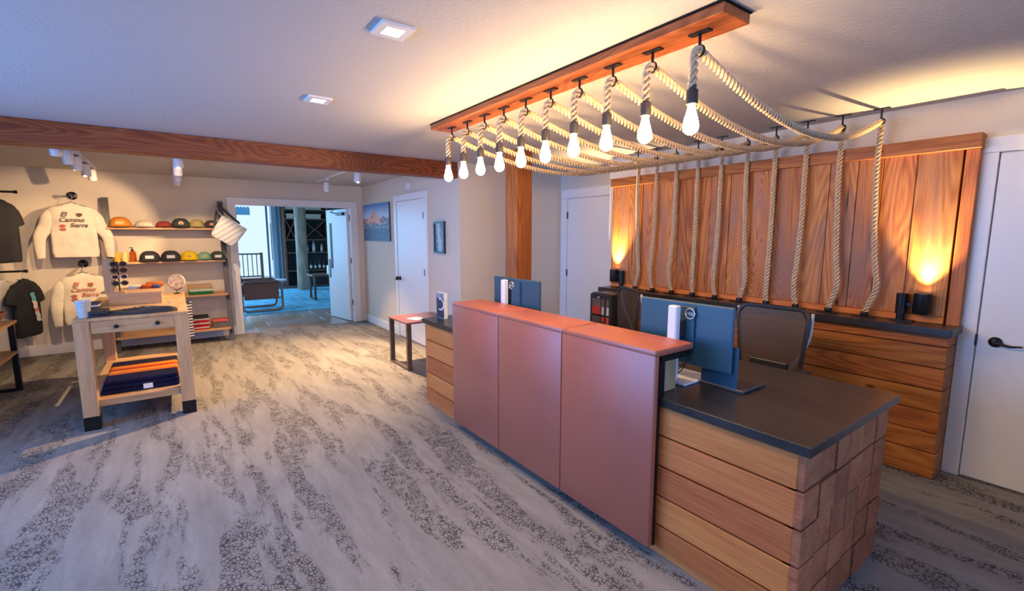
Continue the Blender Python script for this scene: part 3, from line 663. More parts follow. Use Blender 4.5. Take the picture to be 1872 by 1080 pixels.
# office chairs
def chair_parts(t):
    fr=M['blackplastic']
    # backrest outer frame curve in x(y) plane: local front is -y
    def outline(w,z0,z1,r,yo):
        P=[]
        for cx,cz,a0 in ((w-r,z1-r,0),(-w+r,z1-r,90),(-w*.86+r,z0+r,180),(w*.86-r,z0+r,270)):
            for k in range(6): a=math.radians(a0+k*18); x=cx+r*math.cos(a); z=cz+r*math.sin(a); P.append((x,yo+.05*((z-.8)/.4)**2-.35*x*x,z))
        return P
    P=outline(.235,.58,1.06,.07,.22); Pc=P+[P[0],P[1]]
    bm=bmesh.new(); tube(bm,Pc,.014,8); obj('back_frame',bm,fr,t,smooth=True,local=True)
    bm=bmesh.new(); n=len(P); nx,nz=12,12
    g=[]
    for j in range(nz+1):
        z=.595+.45*j/nz; wz=.225*(1-.12*(1-j/nz)); 
        if j in (0,nz): wz-=.04
        elif j in (1,nz-1): wz-=.008
        row=[]
        for i in range(nx+1):
            x=-wz+2*wz*i/nx; row.append(bm.verts.new((x,.22+.05*((z-.8)/.4)**2-.35*x*x-.004,z)))
        g.append(row)
    for j in range(nz):
        for i in range(nx): bm.faces.new((g[j][i],g[j][i+1],g[j+1][i+1],g[j+1][i]))
    obj('back_mesh',bm,M['mesh'],t,smooth=True,local=True)
    bm=bmesh.new()
    for s in (-1,1): tube(bm,smooth_path([(s*.05,.30,.55),(s*.13,.31,.68),(s*.225,.265,.86),(s*.248,.235,1.04)],30),.010,8)
    obj('back_spine',bm,plain('pale_grey_spine',(.72,.68,.66),.4),t,smooth=True,local=True)
    bm=bmesh.new(); bx(bm,-.13,.13,.20,.225,.62,.69,bev=.012); obj('lumbar_pad',bm,fr,t,local=True)
    bm=bmesh.new(); bx(bm,-.245,.245,-.27,.21,.46,.52,bev=.025); obj('seat',bm,M['seatf'],t,smooth=True,local=True)
    bm=bmesh.new(); bx(bm,-.06,.06,-.1,.31,.42,.46); bx(bm,-.05,.05,.27,.31,.46,.58); cyl(bm,(0,0,.10),.027,.33,12); obj('seat_post',bm,fr,t,local=True)
    for s in (-1,1):
        bm=bmesh.new(); bx(bm,s*.28-.04,s*.28+.04,-.16,.10,.675,.70,bev=.01); bx(bm,s*.27-.02,s*.27+.02,-.03,.03,.46,.675); bx(bm,min(s*.2,s*.28),max(s*.2,s*.28),-.03,.03,.44,.46); obj('armrest',bm,fr,t,local=True)
    for k in range(5):
        a=2*PI*k/5+.3; bm=bmesh.new(); tube(bm,[(0,0,.10),(.16*math.cos(a),.16*math.sin(a),.095),(.31*math.cos(a),.31*math.sin(a),.075)],[.026,.020,.014],8); obj('leg',bm,fr,t,smooth=True,local=True)
        bm=bmesh.new(); cyl(bm,(.31*math.cos(a)-.012,.31*math.sin(a),.029),.028,.024,14,'x'); obj('caster',bm,fr,t,local=True)
M['seatf']=fabric('charcoal_seat_fabric',(.04,.035,.033))
t=thing('office_chair','black mesh back office chair behind the near monitor','chair',(3.12,1.53,0),rz=math.radians(-90)); chair_parts(t)
t2=dup(t,(3.18,2.93,0),math.radians(-118),'black mesh back office chair at the far end, beside the drinks cooler')
# drinks cooler
t=thing('drinks_cooler','black glass front drinks cooler with red cans at the left end of the ledge','fridge',(3.62,3.30,0))
bm=bmesh.new(); bx(bm,3.50,3.76,3.13,3.42,.03,.965,bev=.006); obj('cabinet',bm,M['blackplastic'],t)
obj('door_frame',B(3.478,3.498,3.13,3.42,.06,.955,bev=.004),M['blackplastic'],t)
def canfn(u,v):
    r=int(v*9); f=(v*9)%1
    if f<.15: return (.02,.02,.02)
    if u<.5: return [(.10,.08,.07),(.45,.04,.03),(.12,.09,.08)][r%3]
    return [(.10,.09,.08),(.5,.05,.05),(.45,.45,.47)][(r+1)%3] if (int(u*12)%3) else (.04,.03,.03)
printed('glass_door',canfn,.23,.80,14,40,t,(3.477-3.62,3.275-3.30,.11),rz=-PI/2,mat=attrmat('cooler_glass',.12))
bm=bmesh.new(); cyl(bm,(3.47,3.30,.925),.008,.01,10,'x'); obj('badge',bm,M['whiteplastic'],t)
for i in range(4): obj('cooler_foot',B(3.52+.2*(i%2),3.55+.2*(i%2),3.15+.22*(i//2),3.18+.22*(i//2),0,.03),M['black'],t)

# low side table with leaflet
t=thing('low_table','low square table with brown top and steel loop legs past the desk end','table',(2.36,5.2,0))
obj('tabletop',B(2.07,2.66,4.90,5.47,.545,.565,bev=.004),plain('oxblood_wood',(.20,.07,.055),.3,noise=.2,stretch=(1,6,1)),t)
for x in (2.08,2.60):
    bm=bmesh.new(); bx(bm,x,x+.05,4.91,4.95,0,.545); bx(bm,x,x+.05,5.42,5.46,0,.545); bx(bm,x,x+.05,4.95,5.42,0,.025); obj('leg_frame',bm,M['bronze2'],t)
bm=bmesh.new(); bx(bm,2.21,2.36,5.02,5.20,.5655,.5675); bmesh.ops.rotate(bm,cent=(2.28,5.1,.56),matrix=Matrix.Rotation(.3,3,'Z'),verts=bm.verts); tag(obj('leaflet',bm,M['whiteplastic']),'white leaflet lying on the low brown table','leaflet',group=None)

# ================================================================== PICTURES AND WALL BITS
t=thing('mountain_print','square unframed print of a sunlit orange peak under blue sky','picture',(XR,7.65,1.455))
obj('backing_board',B(XR-.025,XR-.001,7.06,8.25,1.455,2.06),M['steel'],t)
rnd=random.Random(3); tab=[rnd.random() for _ in range(400)]
def n1(x,s): x=x*s; i=int(x)%390; f=x-int(x); f=f*f*(3-2*f); return tab[i]*(1-f)+tab[i+1]*f
def n2(u,v,s):
    a=n1(u+7*math.floor(v*s)*.37,s) ; b=n1(u+7*(math.floor(v*s)+1)*.37,s); f=v*s-math.floor(v*s); return a*(1-f)+b*f
def mount(u,v):
    ridge=.60+.20*max(0,1-abs(u-.45)/.24)+.07*n1(u,9)+.05*n1(u,23)-.03
    if v>ridge:
        s=(v-.6)/.4; s=max(0,min(1,s)); return (.55*(1-s)+.03*s,.55*(1-s)+.13*s,.62*(1-s)+.38*s)
    k=n2(u,v,14); k2=n2(u+.3,v*1.3,40)
    if v>.52-.08*n1(u,6) and abs(u-.42)<.34:
        return (.55+.35*k2,.13+.22*k,.06+.10*k2) if k>.25 else (.22,.06,.07)
    if v>.50: return (.30,.14,.18) if k>.5 else (.16,.12,.20)
    if v>.34: 
        return (.55,.50,.50) if (k2>.72) else (.07+.05*k,.08+.05*k,.13)
    return (.035+.04*k,.055+.05*k,.12+.08*k)
printed('print_face',mount,1.19,.605,96,64,t,(-.0262,.005,0),rz=-PI/2)
t=thing('framed_print','narrow black framed print of a pale blue waterfall by the side door','picture',(XR,5.40,1.32))
for a in ((5.25,5.54,1.32,1.345),(5.25,5.54,1.70,1.725),(5.25,5.275,1.345,1.70),(5.515,5.54,1.345,1.70)): obj('frame_bar',B(XR-.03,XR-.001,*a),M['blackplastic'],t)
printed('print_face',lambda u,v:(.45,.58,.62) if abs(u-.35-.3*(1-v)*.6)<.16+.1*n1(v,9) else ((.12,.24,.30) if n2(u,v,12)>.45 else (.25,.42,.48)),.24,.355,20,30,t,(-.012,-.005,.025),rz=-PI/2)
bm=bmesh.new(); lathe(bm,[(.055,0),(.055,-.02),(.045,-.035),(.02,-.038)],(XR-.001,6.34,2.25),20,'x'); tag(obj('smoke_alarm',bm,M['whiteplastic'],smooth=True),'round white smoke alarm on the wall above the side door','alarm')
t=thing('light_switch','white light switch plate on the wall below the mountain print','switch',(XR,8.05,1.12)); obj('switch_plate',B(XR-.008,XR-.001,8.02,8.09,1.11,1.225,bev=.001),M['whiteplastic'],t); obj('rocker',B(XR-.012,XR-.008,8.042,8.068,1.14,1.195),M['whiteplastic'],t)
# recessed square downlights
for k,(x,y,lab) in enumerate([(.80,1.945,'square recessed ceiling light nearest in view'),(.80,3.17,'square recessed ceiling light farther in, toward the shop'),(.80,.72,'square recessed ceiling light above the camera, out of view'),(-.9,2.6,'square recessed ceiling light at the left, out of view')]):
    t=thing('recessed_light',lab,'ceiling light',(x,y,H),group='square recessed lights')
    bm=bmesh.new()
    for a in ((x-.07,x+.07,y-.07,y-.038),(x-.07,x+.07,y+.038,y+.07),(x-.07,x-.038,y-.038,y+.038),(x+.038,x+.07,y-.038,y+.038)): bx(bm,*a,H-.012,H-.0005)
    obj('trim_frame',bm,M['whiteplastic'],t); obj('lens',B(x-.038,x+.038,y-.038,y+.038,H-.006,H-.003),M['lens'],t)
# track lights in the shop
for x,ysl,nm in ((-.72,(5.35,5.9,6.4,7.0,7.5),'left'),(.10,(5.6,6.3,6.95,7.6),'middle'),(1.9,(5.85,7.3),'right')):
    tr=thing('ceiling_track','white lighting track on the shop ceiling, %s of three'%nm,'track',(x,6.4,H),group='shop lighting tracks')
    obj('track_rail',B(x-.018,x+.018,5.15,7.9,H-.02,H),M['whiteplastic'],tr)
    for j,y in enumerate(ysl):
        t=thing('track_spotlight','white cylinder spotlight, %s from the beam on the %s shop track'%(ORD[j],nm),'spotlight',(x,y,H-.02),group='white track spotlights')
        bm=bmesh.new(); cyl(bm,(x,y,H-.055),.018,.035,10); bx(bm,x-.02,x+.02,y-.05,y+.05,H-.055,H-.021); obj('adapter',bm,M['whiteplastic'],t)
        bm=bmesh.new(); lathe(bm,[(.012,.14),(.036,.135),(.042,.12),(.042,0),(.038,0),(.036,.012),(.002,.012)],(0,0,-.135),18); bmesh.ops.rotate(bm,cent=(0,0,0),matrix=Matrix.Rotation(math.radians(18),3,'X'),verts=bm.verts)
        bmesh.ops.translate(bm,vec=(x,y,H-.065),verts=bm.verts); obj('lamp_head',bm,M['whiteplastic'],t,smooth=True)
        bm=bmesh.new(); cyl(bm,(0,0,-.126),.034,.003,16); bmesh.ops.rotate(bm,cent=(0,0,0),matrix=Matrix.Rotation(math.radians(18),3,'X'),verts=bm.verts); bmesh.ops.translate(bm,vec=(x,y,H-.065),verts=bm.verts); obj('lamp_lens',bm,M['tracklens'],t)

# ================================================================== SHOP: LADDER SHELF
t=thing('ladder_shelf','leaning shelf unit with grey steel uprights and pale oak shelves on the shop wall','shelf',(-.05,8.1,0))
for x in (-.735,.575):
    bm=bmesh.new(); vs=bx(bm,x,x+.07,7.93,8.0,0,2.05)
    for v in bm.verts:
        if v.co.z>1: v.co.y+=.355
    obj('upright',bm,M['steel'],t)
shelf_z=[(1.655,8.10),(1.195,8.03),(.705,7.96),(.205,7.90)]
for z,y0 in shelf_z:
    obj('shelf_board',B(-.70,.60,y0,8.375,z-.028,z,bev=.003),M['oak_x'],t)
    for x in (-.712,.60): obj('shelf_bracket',B(x,x+.012,y0+.02,8.3,z-.09,z-.028),M['black'],t)
def cap(x,y,z,s,col,label,patch=None,flat=False,group='caps on the shelves',rz=0,pc=(.75,.7,.6)):
    t=thing('cap',label,'cap',(x,y,z),rz=rz,group=group)
    m=fabric('cap_cloth',col); bm=bmesh.new(); w=.098*s; hh=.10*s*(.72 if flat else 1)
    secs=[]
    for q in range(8):
        a=q/7*PI/2*.985; r=math.cos(a)**.62; zz=.012+hh*math.sin(a)
        secs.append([(w*r*math.cos(b),w*1.05*r*math.sin(b)+.01,zz+(.006*s if math.sin(b)<0 else 0)*math.sin(a)) for b in [2*PI*k/18 for k in range(18)]])
    loft(bm,[[(x_,y_,.002) for x_,y_,z_ in secs[0]]]+secs); obj('crown',bm,m,t,smooth=True,local=True)
    bm=bmesh.new(); pts=[]
    top=[];bot=[]
    for k in range(13):
        b=PI+PI*k/12; r1=w*.97; r2=w*1.0+.062*s*math.sin(PI*k/12)**.7
        for r,arr in ((r1,top),(r2,bot)): arr.append(((r)*math.cos(b)*(1 if r==r1 else .96),(r1 if r==r1 else r2*1.05)*math.sin(b)+.01,.016-(.010 if r==r2 else 0)+.010*abs(math.sin(b))))
    va=[[bm.verts.new((p[0],p[1],p[2]+dz)) for p in arr] for arr in (top,bot) for dz in (0,-.004)]
    for i in range(12):
        bm.faces.new((va[0][i],va[0][i+1],va[2][i+1],va[2][i])); bm.faces.new((va[1][i],va[3][i],va[3][i+1],va[1][i+1])); bm.faces.new((va[2][i],va[2][i+1],va[3][i+1],va[3][i]))
    obj('brim',bm,m,t,smooth=True,local=True)
    bm=bmesh.new(); lathe(bm,[(.008*s,0),(.006*s,.004),(.001,.005)],(0,.01,.011+hh),8); obj('button',bm,m,t,local=True)
    if patch:
        bm=bmesh.new(); yy=-w*.96
        if patch=='round': lathe(bm,[(.026*s,-.003),(.026*s,.012)],(0,yy+.008,.052*s),16,'y')
        else: bx(bm,-.038*s,.038*s,yy+.002,yy+.02,.032*s,.066*s)
        obj('front_patch',bm,plain('cap_patch',pc,.8),t,local=True)
        if patch=='round':
            bm=bmesh.new(); lathe(bm,[(.010*s,-.0045),(.010*s,.01)],(0,yy+.008,.052*s),12,'y'); obj('patch_mark',bm,plain('patch_mark',(.45,.12,.05),.8),t,local=True)
    return t
for x,s,c,l,p,pc in [(-.555,1.22,(.62,.24,.04),'orange cap with pale lettering at the left of the top shelf','rect',(.72,.45,.22)),(-.30,1.12,(.75,.66,.55),'cream white cap on the top shelf',None,None),(-.085,1.0,(.28,.05,.05),'maroon low cap on the top shelf',None,None),(.11,1.16,(.06,.06,.07),'charcoal cap with round patch on the top shelf','round',(.7,.55,.35)),(.30,1.02,(.38,.32,.13),'olive green cap with round patch on the top shelf','round',(.4,.35,.2)),(.475,.95,(.07,.05,.05),'dark cap partly behind the hanging tote on the top shelf','round',(.6,.4,.25))]:
    cap(x,8.215,1.655,s,c,l,p,flat=p is None,pc=pc or (.5,.5,.5))
for x,s,c,l,p,pc in [(-.275,1.22,(.035,.035,.04),'black cap with white label patch beside the amber bottle','rect',(.6,.6,.62)),(-.04,1.22,(.04,.04,.05),'black cap with white label patch, second shelf middle','rect',(.6,.6,.62)),(.175,1.12,(.72,.50,.02),'bright yellow cap on the second shelf','round',(.5,.4,.1)),(.355,.95,(.16,.36,.25),'green cap with round patch on the second shelf','round',(.6,.4,.2)),(.52,1.05,(.06,.07,.06),'dark cap with white patch at the right of the second shelf','rect',(.7,.65,.6))]:
    cap(x,8.15,1.195,s,c,l,p,pc=pc)
# amber bottle, jars
t=thing('pump_bottle','amber bottle with black pump on the second shelf','bottle',(-.455,8.12,1.195))
bm=bmesh.new(); lathe(bm,[(.036,.001),(.038,.01),(.038,.115),(.030,.135),(.014,.145)],(-.455,8.12,1.195),16); obj('bottle_body',bm,M['amber'],t,smooth=True)
bm=bmesh.new(); lathe(bm,[(.016,.145),(.016,.165),(.006,.167),(.006,.185)],(-.455,8.12,1.195),12); bx(bm,-.487,-.447,8.112,8.128,1.378,1.388); obj('pump',bm,M['black'],t)
for x,c,l in ((-.62,(.75,.42,.05),'orange yellow canister at the left of the second shelf'),(-.54,(.70,.62,.22),'pale yellow canister beside the amber bottle')):
    t=thing('canister',l,'canister',(x,8.15,1.195)); bm=bmesh.new(); cyl(bm,(x,8.15,1.1955),.036,.115,16); obj('can_body',bm,plain('can',c,.4),t,smooth=True); bm=bmesh.new(); cyl(bm,(x,8.15,1.3105),.033,.012,16); obj('lid',bm,plain('can_lid',c,.4),t)
# folded textiles
def folded(x0,x1,y0,y1,z,layers,label,name='folded_blanket',cat='blanket',group=None,rag=.006,th=.03):
    t=thing(name,label,cat,((x0+x1)/2,(y0+y1)/2,z),group=group)
    for i,c in enumerate(layers):
        bm=bmesh.new(); r=random.uniform(-rag,rag); bx(bm,x0+r,x1+r,y0+abs(r),y1,z+.0005+i*th,z+(i+1)*th-.0008,bev=th*.42)
        for v in bm.verts: v.co.z+=0
        obj('fold',bm,fabric('cloth_%d'%i,c),t,smooth=True)
    return t
folded(.13,.42,8.0,8.28,.705,[(.02,.16,.06),(.03,.20,.08),(.55,.60,.50)],'folded green and white cloth on the third shelf','folded_cloth','cloth',th=.022)
t=thing('cardboard_box','low tan box behind the folded green cloth','box',(.27,8.33,.705)); obj('box_body',B(.12,.42,8.30,8.36,.7053,.83),M['oak_x'],t)
def stripe(u,v):
    return None
for i,(z,l) in enumerate([(.205,'red and white striped blanket, bottom of the stack'),(.265,'red and white striped blanket, middle of the stack'),(.325,'black and white patterned blanket on top of the stack')]):
    t=thing('striped_blanket',l,'blanket',(.23,8.05,z),group='blankets on the bottom shelf')
    cs=[(.45,.03,.04),(.62,.60,.58),(.45,.03,.04)] if i<2 else [(.50,.04,.05),(.65,.63,.6),(.03,.03,.03)]
    for j,c in enumerate(cs):
        bm=bmesh.new(); bx(bm,.13,.34,7.93,8.25,z+.0005+j*.019,z+(j+1)*.019-.0005,bev=.008); obj('fold',bm,fabric('blanket_%d'%j,c),t,smooth=True)
folded(.375,.575,7.95,8.2,.205,[(.16,.14,.13),(.20,.18,.17),(.16,.14,.13),(.55,.10,.10)],'grey folded clothes with a red piece on top, bottom shelf','folded_clothes','clothes',th=.028)
# tote hung on the right upright
t=thing('tote_bag','pale grey striped tote bag hanging from the right upright of the shelf','bag',(.63,7.9,1.4))
bm=bmesh.new(); secs=[]
for q in range(9):
    s=q/8; w=.165*(1+.10*s); d=.075*(1-.5*s*.4)
    if q==0: w*=.86; d*=.8
    secs.append([(w*math.copysign(abs(math.cos(a))**.6,math.cos(a)),d*math.copysign(abs(math.sin(a))**.6,math.sin(a)),-.16+.32*s) for a in [2*PI*k/20 for k in range(20)]])
loft(bm,secs); R=Matrix.Rotation(math.radians(33),3,'Y'); bmesh.ops.rotate(bm,cent=(0,0,0),matrix=R,verts=bm.verts); bmesh.ops.translate(bm,vec=(.655,7.86,1.60),verts=bm.verts)
def totemat():
    m,nt,b=newmat('striped_canvas'); L=nt.links; tc=N(nt,'ShaderNodeTexCoord'); mp=N(nt,'ShaderNodeMapping'); mp.inputs['Rotation'].default_value=(0,math.radians(33),0); L.new(tc.outputs['Object'],mp.inputs[0])
    w=N(nt,'ShaderNodeTexWave',Scale=5.2,bands_direction='Z'); L.new(mp.outputs[0],w.inputs['Vector']); r=ramp(nt,[(.3,(.50,.52,.52)),(.6,(.68,.70,.70))]); L.new(w.outputs['Fac'],r.inputs[0]); L.new(r.outputs[0],b.inputs['Base Color']); b.inputs['Roughness'].default_value=.85; return m
obj('bag_body',bm,totemat(),t,smooth=True)
bm=bmesh.new(); tube(bm,smooth_path([(.63,7.86,1.78),(.55,7.98,1.90),(.60,8.18,1.99),(.68,8.06,1.90),(.72,7.88,1.76)],40),.009,6); obj('bag_strap',bm,fabric('pale_strap',(.55,.50,.45)),t,smooth=True)
bm=bmesh.new(); tube(bm,smooth_path([(.50,7.86,1.52),(.50,7.92,1.72),(.58,8.1,1.98),(.64,8.0,1.9),(.80,7.86,1.72)],40),.016,6); obj('bag_strap',bm,fabric('dark_strap',(.07,.075,.09)),t,smooth=True,label='dark shoulder strap')

# garments ---------------------------------------------------------
def garment(name,label,cat,loc,rz,col,W=.27,L=.62,sleeve='long',arm=.22,group=None,nscale=9,depth=.055):
    t=thing(name,label,cat,loc,rz=rz,group=group); m=fabric(name+'_cloth',col,noise=.10,nscale=nscale)
    bm=bmesh.new(); secs=[]; n=28
    prof=[(0,.060,.018),(-.015,.11,.03),(-.045,W*.72,.038),(-.075,W*.93,.045),(-.16,W*.90,depth),(-.30,W*.90,depth),(-.45,W*.92,depth*.95),(-L+.05,W*.94,depth*.9),(-L+.02,W*.90,depth*.9),(-L,W*.90,depth*.8)]
    for z,w,d in prof:
        secs.append([(w*math.copysign(abs(math.cos(a))**.55,math.cos(a)),(d+.010*math.sin(5*a+z*6)*min(1,abs(z)*3))*math.copysign(abs(math.sin(a))**.8,math.sin(a)),z+(-.03*(abs(math.cos(a))) if abs(z)<.03 else 0)) for a in [2*PI*k/n for k in range(n)]])
    loft(bm,secs)
    obj('torso',bm,m,t,smooth=True,local=True)
    for s in (-1,1):
        bm=bmesh.new()
        if sleeve=='long': P=[(s*(W-.09),0,-.105),(s*(W-.035),0,-.16),(s*(W+.01),0,-.29),(s*(W+arm*.30),-.01,-.43),(s*(W+arm*.34),-.02,-L+.04),(s*(W+arm*.33),-.02,-L-.01)]; Rr=[.06,.078,.070,.060,.050,.040]
        else: P=[(s*(W-.09),0,-.10),(s*(W-.035),0,-.15),(s*(W+.005),0,-.21),(s*(W+.03),0,-.28)]; Rr=[.06,.078,.078,.076]
        pp=smooth_path(P,40); F=frames([Vector(p) for p in pp]); rings=[]
        for i,p in enumerate(pp):
            q=i/(len(pp)-1)*(len(Rr)-1); a=int(min(q,len(Rr)-2)); r=Rr[a]*(1-(q-a))+Rr[a+1]*(q-a)
            tt_=F[i][0]; ex=Vector((tt_.z,0,-tt_.x)).normalized(); ey=Vector((0,1,0))
            rings.append([p+ex*r*math.cos(b)+ey*(r*.48)*math.sin(b) for b in [2*PI*k/14 for k in range(14)]])
        loft(bm,rings); obj('sleeve',bm,m,t,smooth=True,local=True)
    bm=bmesh.new(); ring=[(.068*math.cos(a),.022*math.sin(a),-.012-.018*(math.sin(a)<0)*abs(math.sin(a))) for a in [2*PI*k/20 for k in range(21)]]; tube(bm,ring,.009,6); obj('collar',bm,m,t,smooth=True,local=True)
    bm=bmesh.new(); tube(bm,[(-.17,0,-.05),(0,0,.012),(.17,0,-.05)],.006,6); tube(bm,smooth_path([(0,0,.012),(.0,0,.05),(.022,0,.07),(0,0,.09),(-.02,0,.075)],90),.003,6); obj('hanger',bm,M['silver'],t,smooth=True,local=True)
    return t
ink=plain('dark_print_ink',(.10,.06,.05),.8); ink2=plain('rust_print_ink',(.45,.10,.05),.8)
def sierra(t,front,s=1.0,ink_=ink,low=False):
    rot=(PI/2,0,0)
    text('lettering','El',ink_,t,(-.085*s,front,-.155*s),rot,.085*s,shear=.35,bold=.0012)
    text('lettering','Camino',ink_,t,(-.01*s,front,-.225*s),rot,.078*s,shear=.35,bold=.0010)
    text('lettering','Sierra',ink_,t,(.055*s,front,-.295*s),rot,.074*s,shear=.35,bold=.0010)
    bm=bmesh.new(); prism(bm,[(.045*s,-.135*s),(.10*s,-.135*s),(.10*s,-.165*s),(.072*s,-.185*s),(.045*s,-.165*s)],front-.001,front+.001); obj('shield_print',bm,ink2 if low else ink_,t,local=True)
    for z in (-.30,-.345):
        bm=bmesh.new(); prism(bm,[(-.135*s,z*s),(-.105*s,(z+.018)*s),(-.07*s,(z+.006)*s),(-.075*s,(z-.02)*s),(-.12*s,(z-.022)*s)],front-.001,front+.001); obj('emblem_print',bm,ink2,t,local=True)
g1=garment('sweatshirt','cream sweatshirt hung high on the shop wall with dark script lettering','sweatshirt',(-1.01,8.125,1.955),.06,(.74,.66,.54),W=.24,L=.68,arm=.26)
sierra(g1,-.072,.95)
g2=garment('sweatshirt','cream long-sleeved shirt hung low on the shop wall with red-brown script lettering','sweatshirt',(-.98,8.125,1.07),.06,(.72,.66,.54),W=.235,L=.66,arm=.13)
sierra(g2,-.072,.95,ink2,True)
for x,z,l in ((-1.02,2.06,'round black wall hook above the upper cream sweatshirt'),(-.99,1.175,'round black wall hook above the lower cream shirt')):
    t=thing('wall_hook',l,'hook',(x,8.378,z)); bm=bmesh.new(); lathe(bm,[(.05,0),(.052,-.006),(.03,-.014),(.014,-.018),(.012,-.245),(.022,-.247),(.024,-.26),(.004,-.263)],(x,8.379,z),18,'y'); obj('hook_peg',bm,M['black'],t,smooth=True)
# rods with hanging shirts at the far left
for z,l in ((2.03,'black clothes rod at the far left, upper'),(1.145,'black clothes rod at the far left, lower')):
    t=thing('clothes_rod',l,'rod',(-2.0,7.55,z)); bm=bmesh.new(); tube(bm,[(-2.6,7.55,z),(-1.40,7.55,z)],.012,10); obj('rod_bar',bm,M['black'],t,smooth=True)
    bm=bmesh.new(); cyl(bm,(-1.40,7.55,z),.018,.03,12,'x'); obj('end_cap',bm,M['black'],t)
    bm=bmesh.new(); cyl(bm,(-2.6,7.55,z),.04,.012,16,'x'); obj('wall_flange',bm,M['black'],t)
def teefn(u,v):
    if u<.25+.3*(1-v) or u>.55+.3*(1-v): return None
    return (.10,.42,.42) if v>.7 else ((.70,.62,.52) if v>.45 else ((.55,.15,.08) if v>.35 else (.55,.60,.58)))
A30=math.radians(30)
tk=[('black tee with picture print hanging at the right end of the lower rod',(-1.42,7.55,1.06),math.radians(70),(.025,.025,.028),'short',.66,.20),
    ('light grey long-sleeved shirt on the lower rod, hanging lowest',(-1.60,7.50,1.06),math.radians(66),(.52,.49,.46),'long',.80,.24),
    ('dark short-sleeved tee on the upper rod, nearest the rod end',(-1.52,7.55,1.945),math.radians(70),(.03,.03,.035),'short',.70,.22),
    ('pale blue grey shirt on the upper rod at the far left edge',(-1.68,7.50,1.945),math.radians(66),(.42,.45,.48),'long',.66,.23)]
for l,loc,rz,c,sl,L_,W_ in tk:
    g=garment('shirt',l,'shirt',loc,rz,c,W=W_,L=L_,sleeve=sl,arm=.10,group='shirts on the rods')
    if 'picture print' in l: printed('chest_print',teefn,.22,.34,16,24,g,(.02,-.070,-.50))

# ================================================================== OAK DISPLAY TABLE
TX0,TX1,TY0,TY1,TZ=-.683,.059,4.86,6.50,.903
t=thing('display_table','tall pale oak display table with drawer and black feet in the shop','table',(-.31,5.65,0))
obj('tabletop',B(TX0,TX1,TY0+.0,TY1,.878,TZ,bev=.003),M['oak_y'],t)
obj('apron_rail',B(TX0+.03,TX0+.055,TY0+.10,TY1-.1,.775,.878),M['oak_y'],t); obj('apron_rail',B(TX1-.055,TX1-.03,TY0+.10,TY1-.1,.775,.878),M['oak_y'],t)
for x in (TX0,TX1-.10):
    for y in (TY0,TY1-.10):
        lg=obj('leg',B(x,x+.10,y,y+.10,.11,.878,bev=.003),M['oak_z'],t)
        obj('foot_cap',B(x-.001,x+.101,y-.001,y+.101,0,.11),M['black'],lg)
dr=obj('drawer',B(TX0+.103,TX1-.103,TY0+.006,TY0+.035,.777,.876,bev=.003),M['oak_x'],t)
for x in (-.42,-.155):
    bm=bmesh.new(); lathe(bm,[(.009,0),(.009,-.012),(.016,-.016),(.017,-.024),(.006,-.028)],(x,TY0+.006,.828),14,'y'); obj('drawer_knob',bm,M['black'],dr,smooth=True)
obj('apron_rail',B(TX0+.1,TX1-.1,TY1-.035,TY1-.006,.775,.878),M['oak_x'],t)
obj('lower_shelf',B(TX0+.02,TX1-.02,TY0+.03,TY1-.03,.175,.232,bev=.003),M['oak_x'],t)
# striped blanket on the lower shelf
t=thing('serape_blanket','folded navy blanket with orange and rust stripes on the lower table shelf','blanket',(-.31,5.4,.232))
def blanketmat():
    m,nt,b=newmat('navy_orange_wool'); L=nt.links; tc=N(nt,'ShaderNodeTexCoord'); sp=N(nt,'ShaderNodeSeparateXYZ'); L.new(tc.outputs['Object'],sp.inputs[0])
    v=math_(nt,'MULTIPLY_ADD',sp.outputs[1],1.25); v.node.inputs[2].default_value=.5
    r=ramp(nt,[(0,(.012,.012,.04)),(.30,(.50,.12,.02)),(.40,(.62,.24,.03)),(.47,(.42,.05,.015)),(.58,(.60,.18,.02)),(.70,(.015,.012,.03))],'CONSTANT'); L.new(v,r.inputs[0]); L.new(r.outputs[0],b.inputs['Base Color']); b.inputs['Roughness'].default_value=.95; b.inputs['Specular IOR Level'].default_value=.1
    n=N(nt,'ShaderNodeTexNoise',Scale=9.0,Detail=4.0); L.new(tc.outputs['Object'],n.inputs['Vector']); bp=N(nt,'ShaderNodeBump',Strength=.5,Distance=.03); L.new(n.outputs['Fac'],bp.inputs['Height']); L.new(bp.outputs[0],b.inputs['Normal']); return m
bmat=blanketmat()
for k in range(3):
    bm=bmesh.new(); j=.012*k; z0=.2325+k*.036; bx(bm,-.585+j,-.045-j*.3,5.0+j,5.78,z0,z0+.0355,bev=.016); 
    obj('fold',bm,bmat,t,smooth=True)
obj('tag_label',B(-.30,-.235,4.995,5.005,.245,.285),M['whiteplastic'],t)
# riser
t=thing('display_riser','small oak riser box on top of the display table','riser',(-.30,5.9,TZ)); obj('riser_front',B(-.52,-.13,5.60,5.615,TZ+.0005,1.0),M['oak_x'],t); obj('riser_top',B(-.53,-.12,5.595,6.2,1.0,1.018,bev=.002),M['oak_x'],t); 
for x in (-.52,-.145): obj('riser_side',B(x,x+.015,5.616,6.19,TZ+.0005,1.0),M['oak_y'],t)
